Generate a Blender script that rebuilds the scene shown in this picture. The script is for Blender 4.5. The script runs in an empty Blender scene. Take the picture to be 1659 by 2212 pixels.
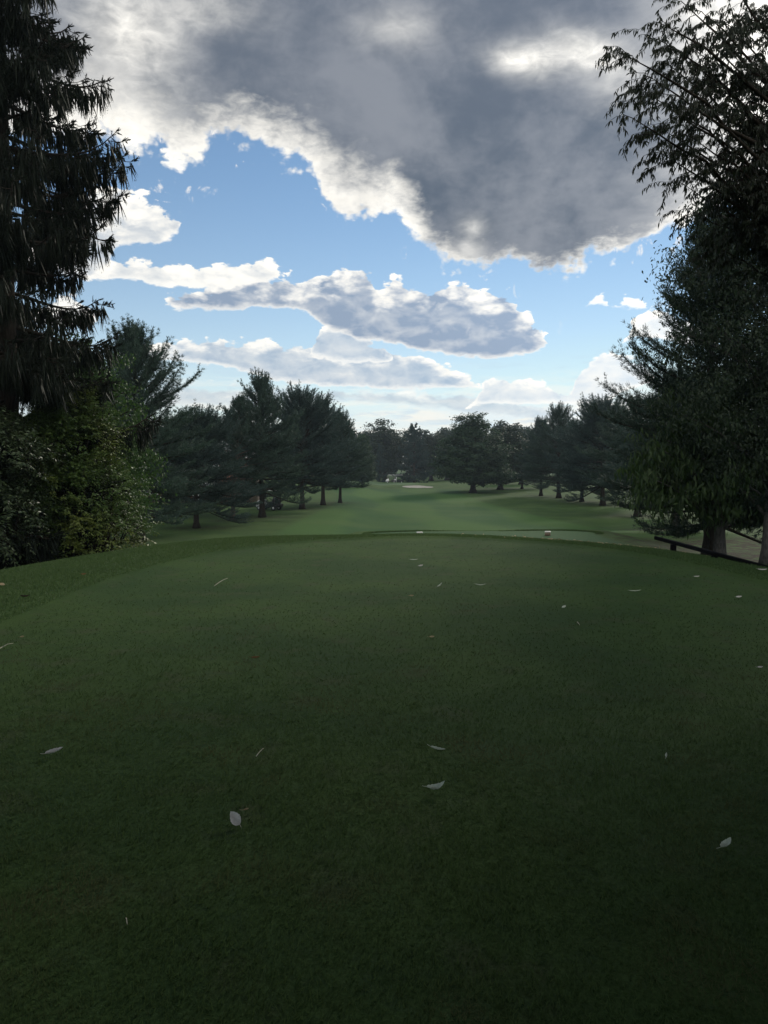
import bpy, math, random
import numpy as np

# ------------------------------------------------------------------ camera
scene = bpy.context.scene
COL = scene.collection
F_PX = 770.0            # focal length in pixels of the 768 x 1024 picture
PITCH = math.radians(3.5)
EYE = 1.6
cam_data = bpy.data.cameras.new("camera")
cam_data.sensor_fit = 'VERTICAL'
cam_data.sensor_height = 36.0
cam_data.lens = 36.0 * F_PX / 1024.0
cam_data.clip_start = 0.05
cam_data.clip_end = 6000.0
cam = bpy.data.objects.new("camera", cam_data)
COL.objects.link(cam)
cam.location = (0, 0, EYE)
cam.rotation_euler = (math.radians(90) - PITCH, 0, 0)
scene.camera = cam

# ------------------------------------------------------------------ exposure
scene.view_settings.view_transform = 'Standard'
scene.view_settings.look = 'None'
scene.view_settings.gamma = 1.0
scene.view_settings.use_curve_mapping = False
scene.view_settings.exposure = 0.2
scene.cycles.use_denoising = True
scene.cycles.denoiser = "OPENIMAGEDENOISE"
scene.cycles.denoising_input_passes = "RGB_ALBEDO_NORMAL"
scene.cycles.max_bounces = 6
scene.cycles.diffuse_bounces = 3
scene.cycles.glossy_bounces = 2
scene.cycles.transmission_bounces = 4
scene.cycles.volume_bounces = 0
scene.cycles.sample_clamp_indirect = 4.0

# ------------------------------------------------------------------ sun
SUN_AZ, SUN_EL = math.radians(27.0), math.radians(23.0)
sun_vec = np.array([math.sin(SUN_AZ) * math.cos(SUN_EL), math.cos(SUN_AZ) * math.cos(SUN_EL), math.sin(SUN_EL)])
sd = bpy.data.lights.new("sun", 'SUN')
sd.energy = 1.6
sd.angle = math.radians(10.0)
sd.color = (1.0, 0.93, 0.8)
sun = bpy.data.objects.new("sun", sd)
COL.objects.link(sun)
from mathutils import Vector
sun.rotation_euler = Vector(-sun_vec).to_track_quat('-Z', 'Y').to_euler()

# ------------------------------------------------------------------ sky
world = bpy.data.worlds.new("World")
scene.world = world
world.use_nodes = True
WT = world.node_tree
WT.nodes.clear()


class X:
    """arithmetic on shader sockets"""
    def __init__(self, s): self.s = s
    def __add__(a, b): return mth('ADD', a, b)
    def __radd__(a, b): return mth('ADD', b, a)
    def __sub__(a, b): return mth('SUBTRACT', a, b)
    def __rsub__(a, b): return mth('SUBTRACT', b, a)
    def __mul__(a, b): return mth('MULTIPLY', a, b)
    def __rmul__(a, b): return mth('MULTIPLY', b, a)
    def __truediv__(a, b): return mth('DIVIDE', a, b)


TREE = WT


def put(sock, v):
    if isinstance(v, X): TREE.links.new(v.s, sock)
    else: sock.default_value = v


def mth(op, a, b=None, c=None, clamp=False):
    n = TREE.nodes.new('ShaderNodeMath'); n.operation = op; n.use_clamp = clamp
    put(n.inputs[0], a)
    if b is not None: put(n.inputs[1], b)
    if c is not None: put(n.inputs[2], c)
    return X(n.outputs[0])


def sstep(x, lo, hi, o0=0.0, o1=1.0):
    n = TREE.nodes.new('ShaderNodeMapRange'); n.interpolation_type = 'SMOOTHSTEP'
    put(n.inputs[0], x)
    for k, v in enumerate((lo, hi, o0, o1)): put(n.inputs[k + 1], v)
    return X(n.outputs[0])


def mixc(f, a, b):
    n = TREE.nodes.new('ShaderNodeMix'); n.data_type = 'RGBA'
    put(n.inputs[0], f)
    for k, v in ((6, a), (7, b)):
        if isinstance(v, X): TREE.links.new(v.s, n.inputs[k])
        else: n.inputs[k].default_value = (*v, 1.0)
    return X(n.outputs[2])


def scalec(c, f):
    n = TREE.nodes.new('ShaderNodeVectorMath'); n.operation = 'SCALE'
    if isinstance(c, X): TREE.links.new(c.s, n.inputs[0])
    else: n.inputs[0].default_value = c
    put(n.inputs[3], f)
    return X(n.outputs[0])


def noise(vec, scale, detail=6.0, rough=0.55, dist=0.0):
    n = TREE.nodes.new('ShaderNodeTexNoise'); n.noise_dimensions = '3D'
    TREE.links.new(vec.s, n.inputs['Vector'])
    n.inputs['Scale'].default_value = scale
    n.inputs['Detail'].default_value = detail
    n.inputs['Roughness'].default_value = rough
    n.inputs['Distortion'].default_value = dist
    return X(n.outputs['Fac'])


def puffs(vec, scale, detail=2.0):
    n = TREE.nodes.new('ShaderNodeTexVoronoi'); n.feature = 'F1'
    TREE.links.new(vec.s, n.inputs['Vector'])
    n.inputs['Scale'].default_value = scale
    n.inputs['Detail'].default_value = detail
    n.inputs['Roughness'].default_value = 0.55
    return X(n.outputs['Distance'])


def curve(x, pts, x0, x1, y0, y1):
    """piecewise smooth height of a cloud edge over azimuth"""
    n = TREE.nodes.new('ShaderNodeFloatCurve')
    cu = n.mapping.curves[0]
    pts = sorted(((px - x0) / (x1 - x0), (py - y0) / (y1 - y0)) for px, py in pts)
    while len(cu.points) < len(pts): cu.points.new(0.5, 0.5)
    for p, (px, py) in zip(cu.points, pts):
        p.location = (min(max(px, 0), 1), min(max(py, 0), 1)); p.handle_type = 'AUTO_CLAMPED'
    n.mapping.use_clip = False
    n.mapping.update()
    put(n.inputs['Value'], (x - x0) / (x1 - x0))
    return X(n.outputs[0]) * (y1 - y0) + y0


def bearing(xd, yd):
    """azimuth and elevation of a spot of the sky"""
    u = (xd * 768 / 1659 - 384) / F_PX
    v = (512 - yd * 768 / 1659) / F_PX
    y = math.cos(PITCH) + v * math.sin(PITCH)
    z = -math.sin(PITCH) + v * math.cos(PITCH)
    return math.atan2(u, y), math.asin(z / math.sqrt(u * u + y * y + z * z))


def sky():
    tc = TREE.nodes.new('ShaderNodeTexCoord')
    D = X(tc.outputs['Generated'])
    sp = TREE.nodes.new('ShaderNodeSeparateXYZ'); TREE.links.new(D.s, sp.inputs[0])
    dx, dy, dz = (X(o) for o in sp.outputs)
    az = mth('ARCTAN2', dx, dy)
    el = mth('ARCSINE', dz)
    # angle to the sun
    dp = TREE.nodes.new('ShaderNodeVectorMath'); dp.operation = 'DOT_PRODUCT'
    TREE.links.new(D.s, dp.inputs[0]); dp.inputs[1].default_value = sun_vec
    sa = mth('ARCCOSINE', mth('MINIMUM', X(dp.outputs['Value']), 0.99999))
    near = mth('EXPONENT', sa * sa * -9.0)            # broad brightening round the sun
    close = mth('EXPONENT', sa * sa * -70.0)
    # clear sky
    st = TREE.nodes.new('ShaderNodeTexSky'); st.sky_type = 'NISHITA'; st.sun_disc = False
    st.sun_elevation = SUN_EL; st.sun_rotation = SUN_AZ
    st.air_density = 1.0; st.dust_density = 0.0; st.ozone_density = 3.0
    clear = scalec(X(st.outputs[0]), SKY_STRENGTH)
    vm = TREE.nodes.new('ShaderNodeVectorMath'); vm.operation = 'MULTIPLY'
    TREE.links.new(clear.s, vm.inputs[0]); vm.inputs[1].default_value = (0.94, 1.02, 1.03)
    vm2 = TREE.nodes.new('ShaderNodeVectorMath'); vm2.operation = 'MINIMUM'
    TREE.links.new(vm.outputs[0], vm2.inputs[0]); vm2.inputs[1].default_value = (0.62, 0.76, 0.86)
    base = mixc(mth('EXPONENT', el * -8.5) * 0.95, X(vm2.outputs[0]), scalec((0.88, 0.92, 0.88), 0.95 + near * 0.1))
    # flattened copy of the direction for the low, foreshortened clouds
    mp = TREE.nodes.new('ShaderNodeMapping'); mp.inputs['Scale'].default_value = (1, 1, 2.0)
    TREE.links.new(D.s, mp.inputs[0]); DF = X(mp.outputs[0])
    mp = TREE.nodes.new('ShaderNodeMapping'); mp.inputs['Scale'].default_value = (1, 1, 6.0)
    TREE.links.new(D.s, mp.inputs[0]); DS = X(mp.outputs[0])
    wa = noise(D, 16, 4, 0.6) - 0.5
    wb = noise(DF, 34, 5, 0.6, 0.4) - 0.5
    fine = noise(DF, 80, 6, 0.62, 0.5) - 0.5
    billow = noise(DF, 30, 5, 0.55, 0.3) - 0.5
    gray_n = noise(D, 7, 6, 0.55, 0.3) - 0.5
    cell = 0.60 - puffs(DF, 26, 2.0)
    cellb = 0.60 - puffs(D, 24, 3.0)
    lit = 1.0 + near * 0.2 + billow * 0.25
    A0, A1, E0, E1 = -0.62, 0.62, 0.0, 0.85

    def band(base, top, bot, warp, thin, edge, grey, white=(1.0, 0.97, 0.90), baseshade=0.55, strength=1.0, toph=0.05):
        aw = az + wb * warp * 0.8
        ew = el + wb * warp * 0.8 - cell * warp * 0.9 + fine * warp * 0.9
        t = curve(aw, [bearing(*p) for p in top], A0, A1, E0, E1) + 0.010
        b = curve(az, [bearing(*p) for p in bot], A0, A1, E0, E1) - 0.005
        up = t - ew
        dn = (el + fine * warp * 0.5 + cell * warp * 0.3) - b
        d = mth('MINIMUM', up, dn)
        alpha = sstep(d, 0.0, edge) * strength
        s = sstep(up + (billow * 2.0 - cell * 1.2) * thin, thin * 0.1, thin * 1.1) * sstep(dn, 0.0, 0.010, 0.25, 1.0)
        s = mth('MULTIPLY', s, baseshade + billow * 1.3, clamp=True)
        col = mixc(s, scalec(white, lit), scalec(grey, 0.8 + near * 0.5))
        return mixc(mth('MINIMUM', mth('MAXIMUM', alpha, 0.0), 1.0), base, col)

    # streaky veil close to the horizon
    sn = noise(DS, 11, 6, 0.6, 0.3)
    veil = sstep(sn, 0.44, 0.62) * sstep(el, 0.0, 0.02) * sstep(el, 0.14, 0.04)
    base = mixc(veil * 0.85, base, scalec((1.0, 0.965, 0.87), 0.90 + near * 0.1))
    veil2 = sstep(noise(DS, 17, 5, 0.55), 0.5, 0.66) * sstep(el, 0.015, 0.04) * sstep(el, 0.17, 0.08)
    base = mixc(veil2 * 0.5, base, scalec((0.50, 0.64, 0.75), 1.0))
    # far stratus sheet
    base = band(base, [(-100, 812), (300, 835), (420, 830), (560, 842), (700, 838), (900, 846), (1000, 850), (1100, 870), (1250, 880), (1400, 890), (1750, 900)],
                [(-100, 900), (400, 882), (560, 880), (700, 866), (900, 880), (1050, 900), (1200, 905), (1750, 915)], 0.02, 0.02, 0.012, (0.52, 0.62, 0.72), baseshade=0.8, strength=0.75)
    # puffs low on the right
    base = band(base, [(1000, 900), (1035, 858), (1060, 824), (1120, 826), (1160, 832), (1200, 850), (1225, 858), (1245, 820), (1275, 786), (1310, 764), (1350, 770), (1400, 800), (1420, 870)],
                [(1000, 880), (1060, 868), (1200, 872), (1290, 868), (1340, 850), (1420, 820)], 0.016, 0.018, 0.004, (0.52, 0.64, 0.76))
    base = band(base, [(1340, 760), (1368, 700), (1400, 676), (1440, 668), (1500, 690), (1560, 760)],
                [(1340, 740), (1380, 728), (1450, 735), (1560, 745)], 0.022, 0.03, 0.004, (0.5, 0.6, 0.7))
    base = band(base, [(1252, 690), (1280, 647), (1306, 650), (1322, 672), (1336, 664), (1360, 640), (1390, 655), (1400, 690)],
                [(1252, 660), (1290, 657), (1330, 660), (1380, 664), (1400, 660)], 0.02, 0.06, 0.004, (0.7, 0.75, 0.8), strength=0.8)
    # long low bank
    base = band(base, [(200, 790), (320, 752), (400, 742), (520, 742), (640, 752), (690, 756), (760, 770), (850, 768), (930, 784), (990, 806), (1030, 832), (1060, 860)],
                [(200, 770), (330, 774), (470, 786), (540, 806), (620, 826), (700, 832), (850, 838), (980, 838), (1060, 836)], 0.018, 0.026, 0.004, (0.44, 0.56, 0.70), baseshade=0.78)
    # small heap above it
    base = band(base, [(660, 800), (684, 735), (700, 715), (730, 700), (760, 716), (800, 742), (840, 768), (858, 800)],
                [(660, 760), (690, 770), (760, 778), (830, 778), (858, 772)], 0.016, 0.02, 0.003, (0.46, 0.58, 0.72), baseshade=0.75)
    # middle bank, its right end the largest heap
    base = band(base, [(330, 690), (360, 650), (430, 632), (520, 600), (590, 598), (660, 612), (700, 600), (760, 580), (800, 590), (822, 622), (850, 606), (890, 632), (940, 630), (985, 614), (1020, 622), (1060, 640), (1090, 640), (1120, 668), (1150, 690), (1180, 735), (1190, 790)],
                [(330, 640), (370, 662), (450, 668), (560, 664), (650, 668), (690, 694), (760, 724), (820, 736), (900, 755), (980, 768), (1060, 772), (1120, 766), (1170, 752), (1190, 740)], 0.022, 0.045, 0.004, (0.32, 0.41, 0.55), baseshade=0.9)
    base = band(base, [(160, 640), (170, 590), (230, 565), (300, 562), (380, 572), (440, 578), (580, 570), (610, 590), (640, 640)],
                [(160, 600), (200, 606), (280, 606), (380, 618), (460, 622), (560, 612), (640, 600)], 0.022, 0.06, 0.004, (0.55, 0.62, 0.7), baseshade=0.5)
    # heap beside the spruce
    base = band(base, [(60, 520), (130, 440), (180, 412), (240, 402), (300, 418), (345, 440), (385, 470), (400, 530)],
                [(60, 560), (180, 600), (230, 570), (262, 530), (320, 532), (370, 512), (400, 490)], 0.028, 0.09, 0.006, (0.48, 0.56, 0.66), baseshade=0.7)
    base = band(base, [(60, 720), (110, 660), (150, 646), (190, 668), (215, 712)], [(60, 700), (215, 700)], 0.02, 0.06, 0.005, (0.5, 0.6, 0.7), baseshade=0.5)
    base = band(base, [(330, 380), (348, 344), (385, 334), (404, 346), (418, 380)], [(330, 350), (375, 366), (418, 346)], 0.03, 0.06, 0.008, (0.6, 0.7, 0.8), baseshade=0.3)
    # the great cloud overhead
    e0 = curve(az + wa * 0.035, [bearing(*p) for p in [(-60, 330), (60, 345), (200, 345), (290, 352), (360, 375), (425, 385), (460, 365), (540, 362), (610, 385), (670, 420), (700, 468), (760, 510), (820, 505), (850, 505), (885, 545), (940, 600), (1010, 628), (1100, 618), (1220, 638), (1290, 600), (1380, 580), (1450, 540), (1560, 510), (1700, 495)]], A0, A1, E0, E1)
    d = el + wa * 0.022 + fine * 0.018 + wb * 0.03 + cellb * 0.036 - e0 - 0.001
    alpha = sstep(d, 0.0, 0.016)
    # width of the bright fringe
    fr = curve(az, [bearing(x, y) for x, y in []] or [(-0.62, 0.10), (-0.36, 0.11), (-0.28, 0.075), (-0.15, 0.07), (-0.05, 0.115), (0.03, 0.08), (0.12, 0.042), (0.2, 0.04), (0.32, 0.05), (0.62, 0.05)], A0, A1, 0.0, 0.2)
    th = d / fr + gray_n * 1.1 + wb * 0.8 - cellb * 0.6 + fine * 0.2

    def thinspot(xd, yd, ra, re, k, rot=0.0):
        a0, el0 = bearing(xd, yd)
        u = (az - a0) / ra; v = (el - el0) / re
        if rot: u = u + v * rot
        return mth('EXPONENT', (u * u + v * v) * -1.0) * k

    thin = thinspot(1130, 135, 0.035, 0.016, 1.0, 0.4) + thinspot(1255, 110, 0.04, 0.02, 0.8, 0.5) + thinspot(280, 60, 0.06, 0.04, 0.8) + thinspot(860, 60, 0.05, 0.02, 0.3) + thinspot(450, 15, 0.06, 0.02, 0.5) \
        + thinspot(270, 250, 0.08, 0.05, 0.5) + thinspot(1640, 40, 0.08, 0.07, 0.8) + thinspot(1680, 330, 0.09, 0.17, 1.0) \
        + thinspot(1020, 490, 0.018, 0.012, 0.45) + thinspot(1010, 540, 0.02, 0.015, 0.5) + thinspot(1340, 190, 0.035, 0.03, 0.3)
    g = sstep(th, 0.1, 1.15) - thin * (0.75 + gray_n * 2.2 + wb * 1.2)
    g = mth('MINIMUM', mth('MAXIMUM', g, 0.0), 1.0)
    # unseen clouds behind the viewer, brightened to lift light on tee and trees
    rear_fill = sstep(dy, 0.25, -0.35)
    g = g * (1.0 - rear_fill * 0.7)
    grey = mixc(sstep(gray_n * 1.3 + wa * 0.5 + wb * 0.35, -0.26, 0.28), (0.104, 0.134, 0.180), (0.245, 0.268, 0.308))
    grey = mixc(sstep(el, 0.28, 0.55) * 0.25, grey, (0.20, 0.225, 0.28))
    ccol = mixc(g, scalec((1.0, 0.97, 0.90), 0.94 + near * 0.2 + close * 0.6 + wb * 0.7 + rear_fill * 0.45), scalec(grey, 0.95 + near * 0.15))
    # torn scraps hanging off its edge and stray wisps lower down
    scrap = sstep(noise(D, 30, 6, 0.62, 0.6) + wa * 0.25, 0.60, 0.70) * sstep(d, -0.075, -0.01) * sstep(el, 0.10, 0.16)
    base = mixc(scrap * 0.85, base, scalec((1.0, 0.97, 0.92), 0.92))
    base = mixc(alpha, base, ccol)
    # ground side of the dome
    base = mixc(sstep(el, 0.0, -0.02), base, (0.03, 0.045, 0.03))
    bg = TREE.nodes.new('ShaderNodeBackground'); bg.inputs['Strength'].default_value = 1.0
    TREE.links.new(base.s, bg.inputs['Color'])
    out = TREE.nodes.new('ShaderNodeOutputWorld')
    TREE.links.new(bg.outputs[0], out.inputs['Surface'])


SKY_STRENGTH = 0.09
sky()
world.cycles.sampling_method = 'MANUAL'
world.cycles.sample_map_resolution = 1024

# ------------------------------------------------------------------ helpers
RNG = np.random.default_rng(11)


def unit(v):
    v = np.asarray(v, float)
    return v / np.maximum(np.linalg.norm(v, axis=-1, keepdims=True), 1e-9)


class Geo:
    """collects triangles and turns them into one mesh"""
    def __init__(self): self.v, self.f, self.n = [], [], 0

    def add(self, v, f):
        v = np.asarray(v, float).reshape(-1, 3); f = np.asarray(f, np.int64).reshape(-1, 3)
        self.v.append(v); self.f.append(f + self.n); self.n += len(v)
        return self

    def mesh(self, name, mat, smooth=False):
        me = bpy.data.meshes.new(name)
        V = np.concatenate(self.v) if self.v else np.zeros((0, 3))
        F = np.concatenate(self.f) if self.f else np.zeros((0, 3), int)
        me.vertices.add(len(V)); me.vertices.foreach_set("co", V.astype(np.float32).ravel())
        me.loops.add(F.size); me.loops.foreach_set("vertex_index", F.astype(np.int32).ravel())
        me.polygons.add(len(F)); me.polygons.foreach_set("loop_start", np.arange(0, F.size, 3, dtype=np.int32))
        if smooth: me.polygons.foreach_set("use_smooth", np.ones(len(F), dtype=bool))
        me.update(calc_edges=True)
        if mat: me.materials.append(mat)
        return me

    def tube(self, pts, rad, sides=6, cap=True):
        pts = np.asarray(pts, float); rad = np.broadcast_to(np.asarray(rad, float), (len(pts),))
        tan = unit(np.gradient(pts, axis=0))
        ref = np.array([0.31, 0.95, 0.05]) if abs(tan[0, 1]) < 0.9 else np.array([1.0, 0, 0])
        a = unit(np.cross(tan, ref)); b = np.cross(tan, a)
        th = np.arange(sides) * 2 * math.pi / sides
        ring = pts[:, None] + rad[:, None, None] * (np.cos(th)[None, :, None] * a[:, None] + np.sin(th)[None, :, None] * b[:, None])
        V = ring.reshape(-1, 3); F = []
        n = len(pts)
        i = np.arange(n - 1)[:, None] * sides; j = np.arange(sides)[None]; k = (j + 1) % sides
        F.append(np.stack([i + j, i + k, i + sides + k], -1).reshape(-1, 3))
        F.append(np.stack([i + j, i + sides + k, i + sides + j], -1).reshape(-1, 3))
        if cap:
            F.append(np.array([[0, q + 1, q] for q in range(1, sides - 1)]))
            o = (n - 1) * sides
            F.append(np.array([[o, o + q, o + q + 1] for q in range(1, sides - 1)]))
        return self.add(V, np.concatenate(F))

    def needles(self, p, d, n, l, w):
        s = unit(np.cross(d, n)) * (np.asarray(w) / 2)[:, None]
        V = np.stack([p - s, p + s, p + d * np.asarray(l)[:, None]], 1)
        return self.add(V, np.arange(len(p) * 3).reshape(-1, 3))

    def leaves(self, p, d, n, l, w, fold=0.15):
        l = np.asarray(l)[:, None]; w = np.asarray(w)[:, None]
        s = unit(np.cross(d, n)); n = unit(np.cross(s, d))
        V = np.stack([p, p + d * l * 0.42 - s * w / 2 + n * w * fold, p + d * l - n * l * 0.12, p + d * l * 0.42 + s * w / 2 + n * w * fold], 1)
        q = np.arange(len(p))[:, None] * 4
        return self.add(V, np.concatenate([q + [0, 1, 2], q + [0, 2, 3]], 1).reshape(-1, 3))

    def lances(self, p, d, n, l, w):
        """long pointed leaves that arch downwards"""
        l = np.asarray(l)[:, None]; w = np.asarray(w)[:, None]
        s = unit(np.cross(d, n)); dn = np.array([0, 0, -1.0])
        m1 = p + d * l * 0.33 + dn * l * 0.05; m2 = p + d * l * 0.66 + dn * l * 0.17
        V = np.stack([p, m1 - s * w / 2, m1 + s * w / 2, m2 - s * w * 0.4, m2 + s * w * 0.4, p + d * l * 0.95 + dn * l * 0.36], 1)
        q = np.arange(len(p))[:, None] * 6
        return self.add(V, np.concatenate([q + [0, 1, 2], q + [1, 3, 4], q + [1, 4, 2], q + [3, 5, 4]], 1).reshape(-1, 3))

    def box(self, x0, x1, y0, y1, z0, z1, ch=0.0):
        """box with chamfered edges"""
        if ch <= 0:
            V = [(x, y, z) for z in (z0, z1) for y in (y0, y1) for x in (x0, x1)]
            F = [(0, 2, 3), (0, 3, 1), (4, 5, 7), (4, 7, 6), (0, 1, 5), (0, 5, 4), (2, 6, 7), (2, 7, 3), (0, 4, 6), (0, 6, 2), (1, 3, 7), (1, 7, 5)]
            return self.add(V, F)
        rings = []
        for z, k in ((z0, ch), (z0 + ch, 0), (z1 - ch, 0), (z1, ch)):
            rings.append([(x0 + k + ch, y0 + k, z), (x1 - k - ch, y0 + k, z), (x1 - k, y0 + k + ch, z), (x1 - k, y1 - k - ch, z),
                          (x1 - k - ch, y1 - k, z), (x0 + k + ch, y1 - k, z), (x0 + k, y1 - k - ch, z), (x0 + k, y0 + k + ch, z)])
        V = np.array(rings).reshape(-1, 3); F = []
        for r in range(3):
            for j in range(8):
                a, b = r * 8 + j, r * 8 + (j + 1) % 8
                F += [(a, b, b + 8), (a, b + 8, a + 8)]
        for q in range(1, 7): F += [(0, q + 1, q), (24, 24 + q, 24 + q + 1)]
        return self.add(V, F)

    def prism(self, outline, y0, y1):
        """outline in x,z drawn out along y"""
        o = np.array(outline, float); n = len(o)
        V = np.concatenate([np.c_[o[:, 0], np.full(n, y0), o[:, 1]], np.c_[o[:, 0], np.full(n, y1), o[:, 1]]])
        F = [(0, q, q + 1) for q in range(1, n - 1)] + [(n, n + q + 1, n + q) for q in range(1, n - 1)]
        for j in range(n):
            k = (j + 1) % n; F += [(j, n + j, n + k), (j, n + k, k)]
        return self.add(V, F)


def obj(name, me, parent=None, **kw):
    o = bpy.data.objects.new(name, me)
    COL.objects.link(o)
    if parent: o.parent = parent
    for k, v in kw.items(): o[k] = v
    return o


def tag(o, label, cat, group=None):
    o['label'] = label; o['category'] = cat
    if group: o['group'] = group
    return o


def root(name, loc, rz, label, cat, group=None, scale=(1, 1, 1)):
    o = bpy.data.objects.new(name, None)
    COL.objects.link(o)
    o.location = loc; o.rotation_euler = (0, 0, rz); o.scale = scale
    o.empty_display_size = 0.2
    return tag(o, label, cat, group)


# ------------------------------------------------------------------ materials
def material(name):
    global TREE
    m = bpy.data.materials.new(name); m.use_nodes = True
    TREE = m.node_tree
    b = TREE.nodes['Principled BSDF']
    return m, b


def tex_pos():
    g = TREE.nodes.new('ShaderNodeNewGeometry')
    return X(g.outputs['Position'])


def tex_obj():
    g = TREE.nodes.new('ShaderNodeTexCoord')
    return X(g.outputs['Object'])


def rand_island():
    g = TREE.nodes.new('ShaderNodeNewGeometry')
    return X(g.outputs['Random Per Island'])


def attr(name):
    n = TREE.nodes.new('ShaderNodeAttribute'); n.attribute_name = name
    return X(n.outputs['Fac'])


def leaf_mat(name, c0, c1, rough=0.5, trans=0.25, spec=0.3, patch=0.0, c2=None):
    m, b = material(name)
    c = mixc(rand_island(), c0, c1)
    if c2 is not None:
        c = mixc(sstep(noise(tex_obj(), patch, 3, 0.5), 0.5, 0.66), c, c2)
    TREE.links.new(c.s, b.inputs['Base Color'])
    b.inputs['Roughness'].default_value = rough
    b.inputs['Specular IOR Level'].default_value = spec
    tr = TREE.nodes.new('ShaderNodeBsdfTranslucent')
    TREE.links.new(scalec(c, 1.4).s, tr.inputs['Color'])
    mx = TREE.nodes.new('ShaderNodeMixShader'); mx.inputs[0].default_value = trans
    TREE.links.new(b.outputs[0], mx.inputs[1]); TREE.links.new(tr.outputs[0], mx.inputs[2])
    TREE.links.new(mx.outputs[0], TREE.nodes['Material Output'].inputs['Surface'])
    return m


def solid_mat(name, c0, c1, scale=8.0, rough=0.7, spec=0.3, bump=0.0, stretch=(1, 1, 1), metal=0.0):
    m, b = material(name)
    mp = TREE.nodes.new('ShaderNodeMapping'); mp.inputs['Scale'].default_value = stretch
    TREE.links.new(tex_obj().s, mp.inputs[0])
    n = noise(X(mp.outputs[0]), scale, 6, 0.6)
    TREE.links.new(mixc(sstep(n, 0.3, 0.7), c0, c1).s, b.inputs['Base Color'])
    b.inputs['Roughness'].default_value = rough
    b.inputs['Specular IOR Level'].default_value = spec
    b.inputs['Metallic'].default_value = metal
    if bump:
        bp = TREE.nodes.new('ShaderNodeBump'); bp.inputs['Strength'].default_value = bump; bp.inputs['Distance'].default_value = 0.02
        TREE.links.new(n.s, bp.inputs['Height']); TREE.links.new(bp.outputs[0], b.inputs['Normal'])
    return m


M_BARK = solid_mat('dark_bark', (0.022, 0.018, 0.015), (0.055, 0.045, 0.036), 5, 0.95, 0.1, 0.8, (6, 6, 1))
M_BARK_RED = solid_mat('reddish_bark', (0.07, 0.05, 0.04), (0.13, 0.095, 0.08), 5, 0.95, 0.1, 0.8, (6, 6, 1))
M_BARK_PALE = solid_mat('pale_bark', (0.045, 0.042, 0.041), (0.11, 0.104, 0.098), 4, 0.9, 0.1, 0.6, (4, 4, 1.5))
M_PINE = leaf_mat('pine_needles', (0.030, 0.055, 0.042), (0.056, 0.092, 0.066), 0.6, 0.2, 0.2)
M_PINE_B = leaf_mat('blue_pine_needles', (0.030, 0.054, 0.050), (0.056, 0.090, 0.076), 0.6, 0.2, 0.2)
M_SPRUCE = leaf_mat('spruce_needles', (0.010, 0.016, 0.011), (0.022, 0.030, 0.018), 0.65, 0.1, 0.15)
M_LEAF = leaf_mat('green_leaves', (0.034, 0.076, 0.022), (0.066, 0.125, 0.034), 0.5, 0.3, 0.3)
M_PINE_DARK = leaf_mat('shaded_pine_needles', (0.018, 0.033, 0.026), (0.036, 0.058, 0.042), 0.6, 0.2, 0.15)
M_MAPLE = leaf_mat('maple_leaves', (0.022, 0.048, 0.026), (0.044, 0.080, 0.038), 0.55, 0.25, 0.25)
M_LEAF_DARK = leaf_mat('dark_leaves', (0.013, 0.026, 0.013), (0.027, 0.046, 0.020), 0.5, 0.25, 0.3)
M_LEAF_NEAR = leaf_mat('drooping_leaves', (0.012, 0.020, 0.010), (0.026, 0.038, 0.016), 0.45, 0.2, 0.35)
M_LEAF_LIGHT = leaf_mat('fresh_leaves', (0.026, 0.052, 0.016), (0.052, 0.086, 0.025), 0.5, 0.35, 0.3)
M_SHRUB = leaf_mat('shrub_leaves', (0.045, 0.095, 0.022), (0.11, 0.17, 0.038), 0.45, 0.25, 0.35, 0.9, (0.14, 0.175, 0.035))
M_SHRUB_DARK = leaf_mat('dull_shrub_leaves', (0.034, 0.060, 0.028), (0.075, 0.108, 0.042), 0.4, 0.2, 0.4)


# ------------------------------------------------------------------ lie of the land
def sm(x, a, b):
    t = np.clip((x - a) / (b - a), 0, 1)
    return t * t * (3 - 2 * t)


def tee_rho(x, y):
    dx = np.abs(x - 0.7) / 4.6
    dy = np.maximum(y - 9.0, 0) / 8.2
    db = np.maximum(-10.0 - y, 0) / 6.0
    return np.sqrt(dx ** 2 + dy ** 2.5 + db ** 2.5)


def ell(x, y, cx, cy, rx, ry):
    return np.sqrt(((x - cx) / rx) ** 2 + ((y - cy) / ry) ** 2)


def ground_z(x, y):
    x = np.asarray(x, float); y = np.asarray(y, float)
    s = np.maximum(tee_rho(x, y) - 1, 0) * 4.6
    deep = 2.6 - 1.0 * sm(x, 4, 10) * (1 - sm(y, 34, 60))
    z = -deep * sm(s, 0.8, 15) - (0.03 + 0.062 * sm(x, -4, 0)) * np.minimum(s, 6)
    z = z + 0.16 * sm(s, 6, 15)
    w = 1 - sm(np.maximum(np.abs(x - 4.65) - 5.6, np.abs(y - 34.4) - 3.6), 0, 3.2)
    z = z * (1 - w) + np.maximum(z, -1.56) * w
    far = sm(y, 95, 175)
    z = z + 0.35 * far
    g = 1 - sm(ell(x, y, 0.5, 161, 13.0, 10.5), 0.85, 1.75)
    z = z + 0.42 * g
    b = 1 - sm(ell(x, y, 6.5, 148.2, 2.9, 3.6), 0.55, 1.0)
    z = z - 0.10 * b
    z = z + (0.07 * np.sin(x * 0.17 + 1.3) * np.sin(y * 0.11 + 0.4) + 0.05 * np.sin(x * 0.07 - y * 0.05)) * sm(s, 6, 16)
    z = z + 0.012 * np.sin(x * 1.1 + 0.5) * np.sin(y * 0.8) * sm(y, 3, 6)
    return z


def gz(x, y): return float(ground_z(x, y))


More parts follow.
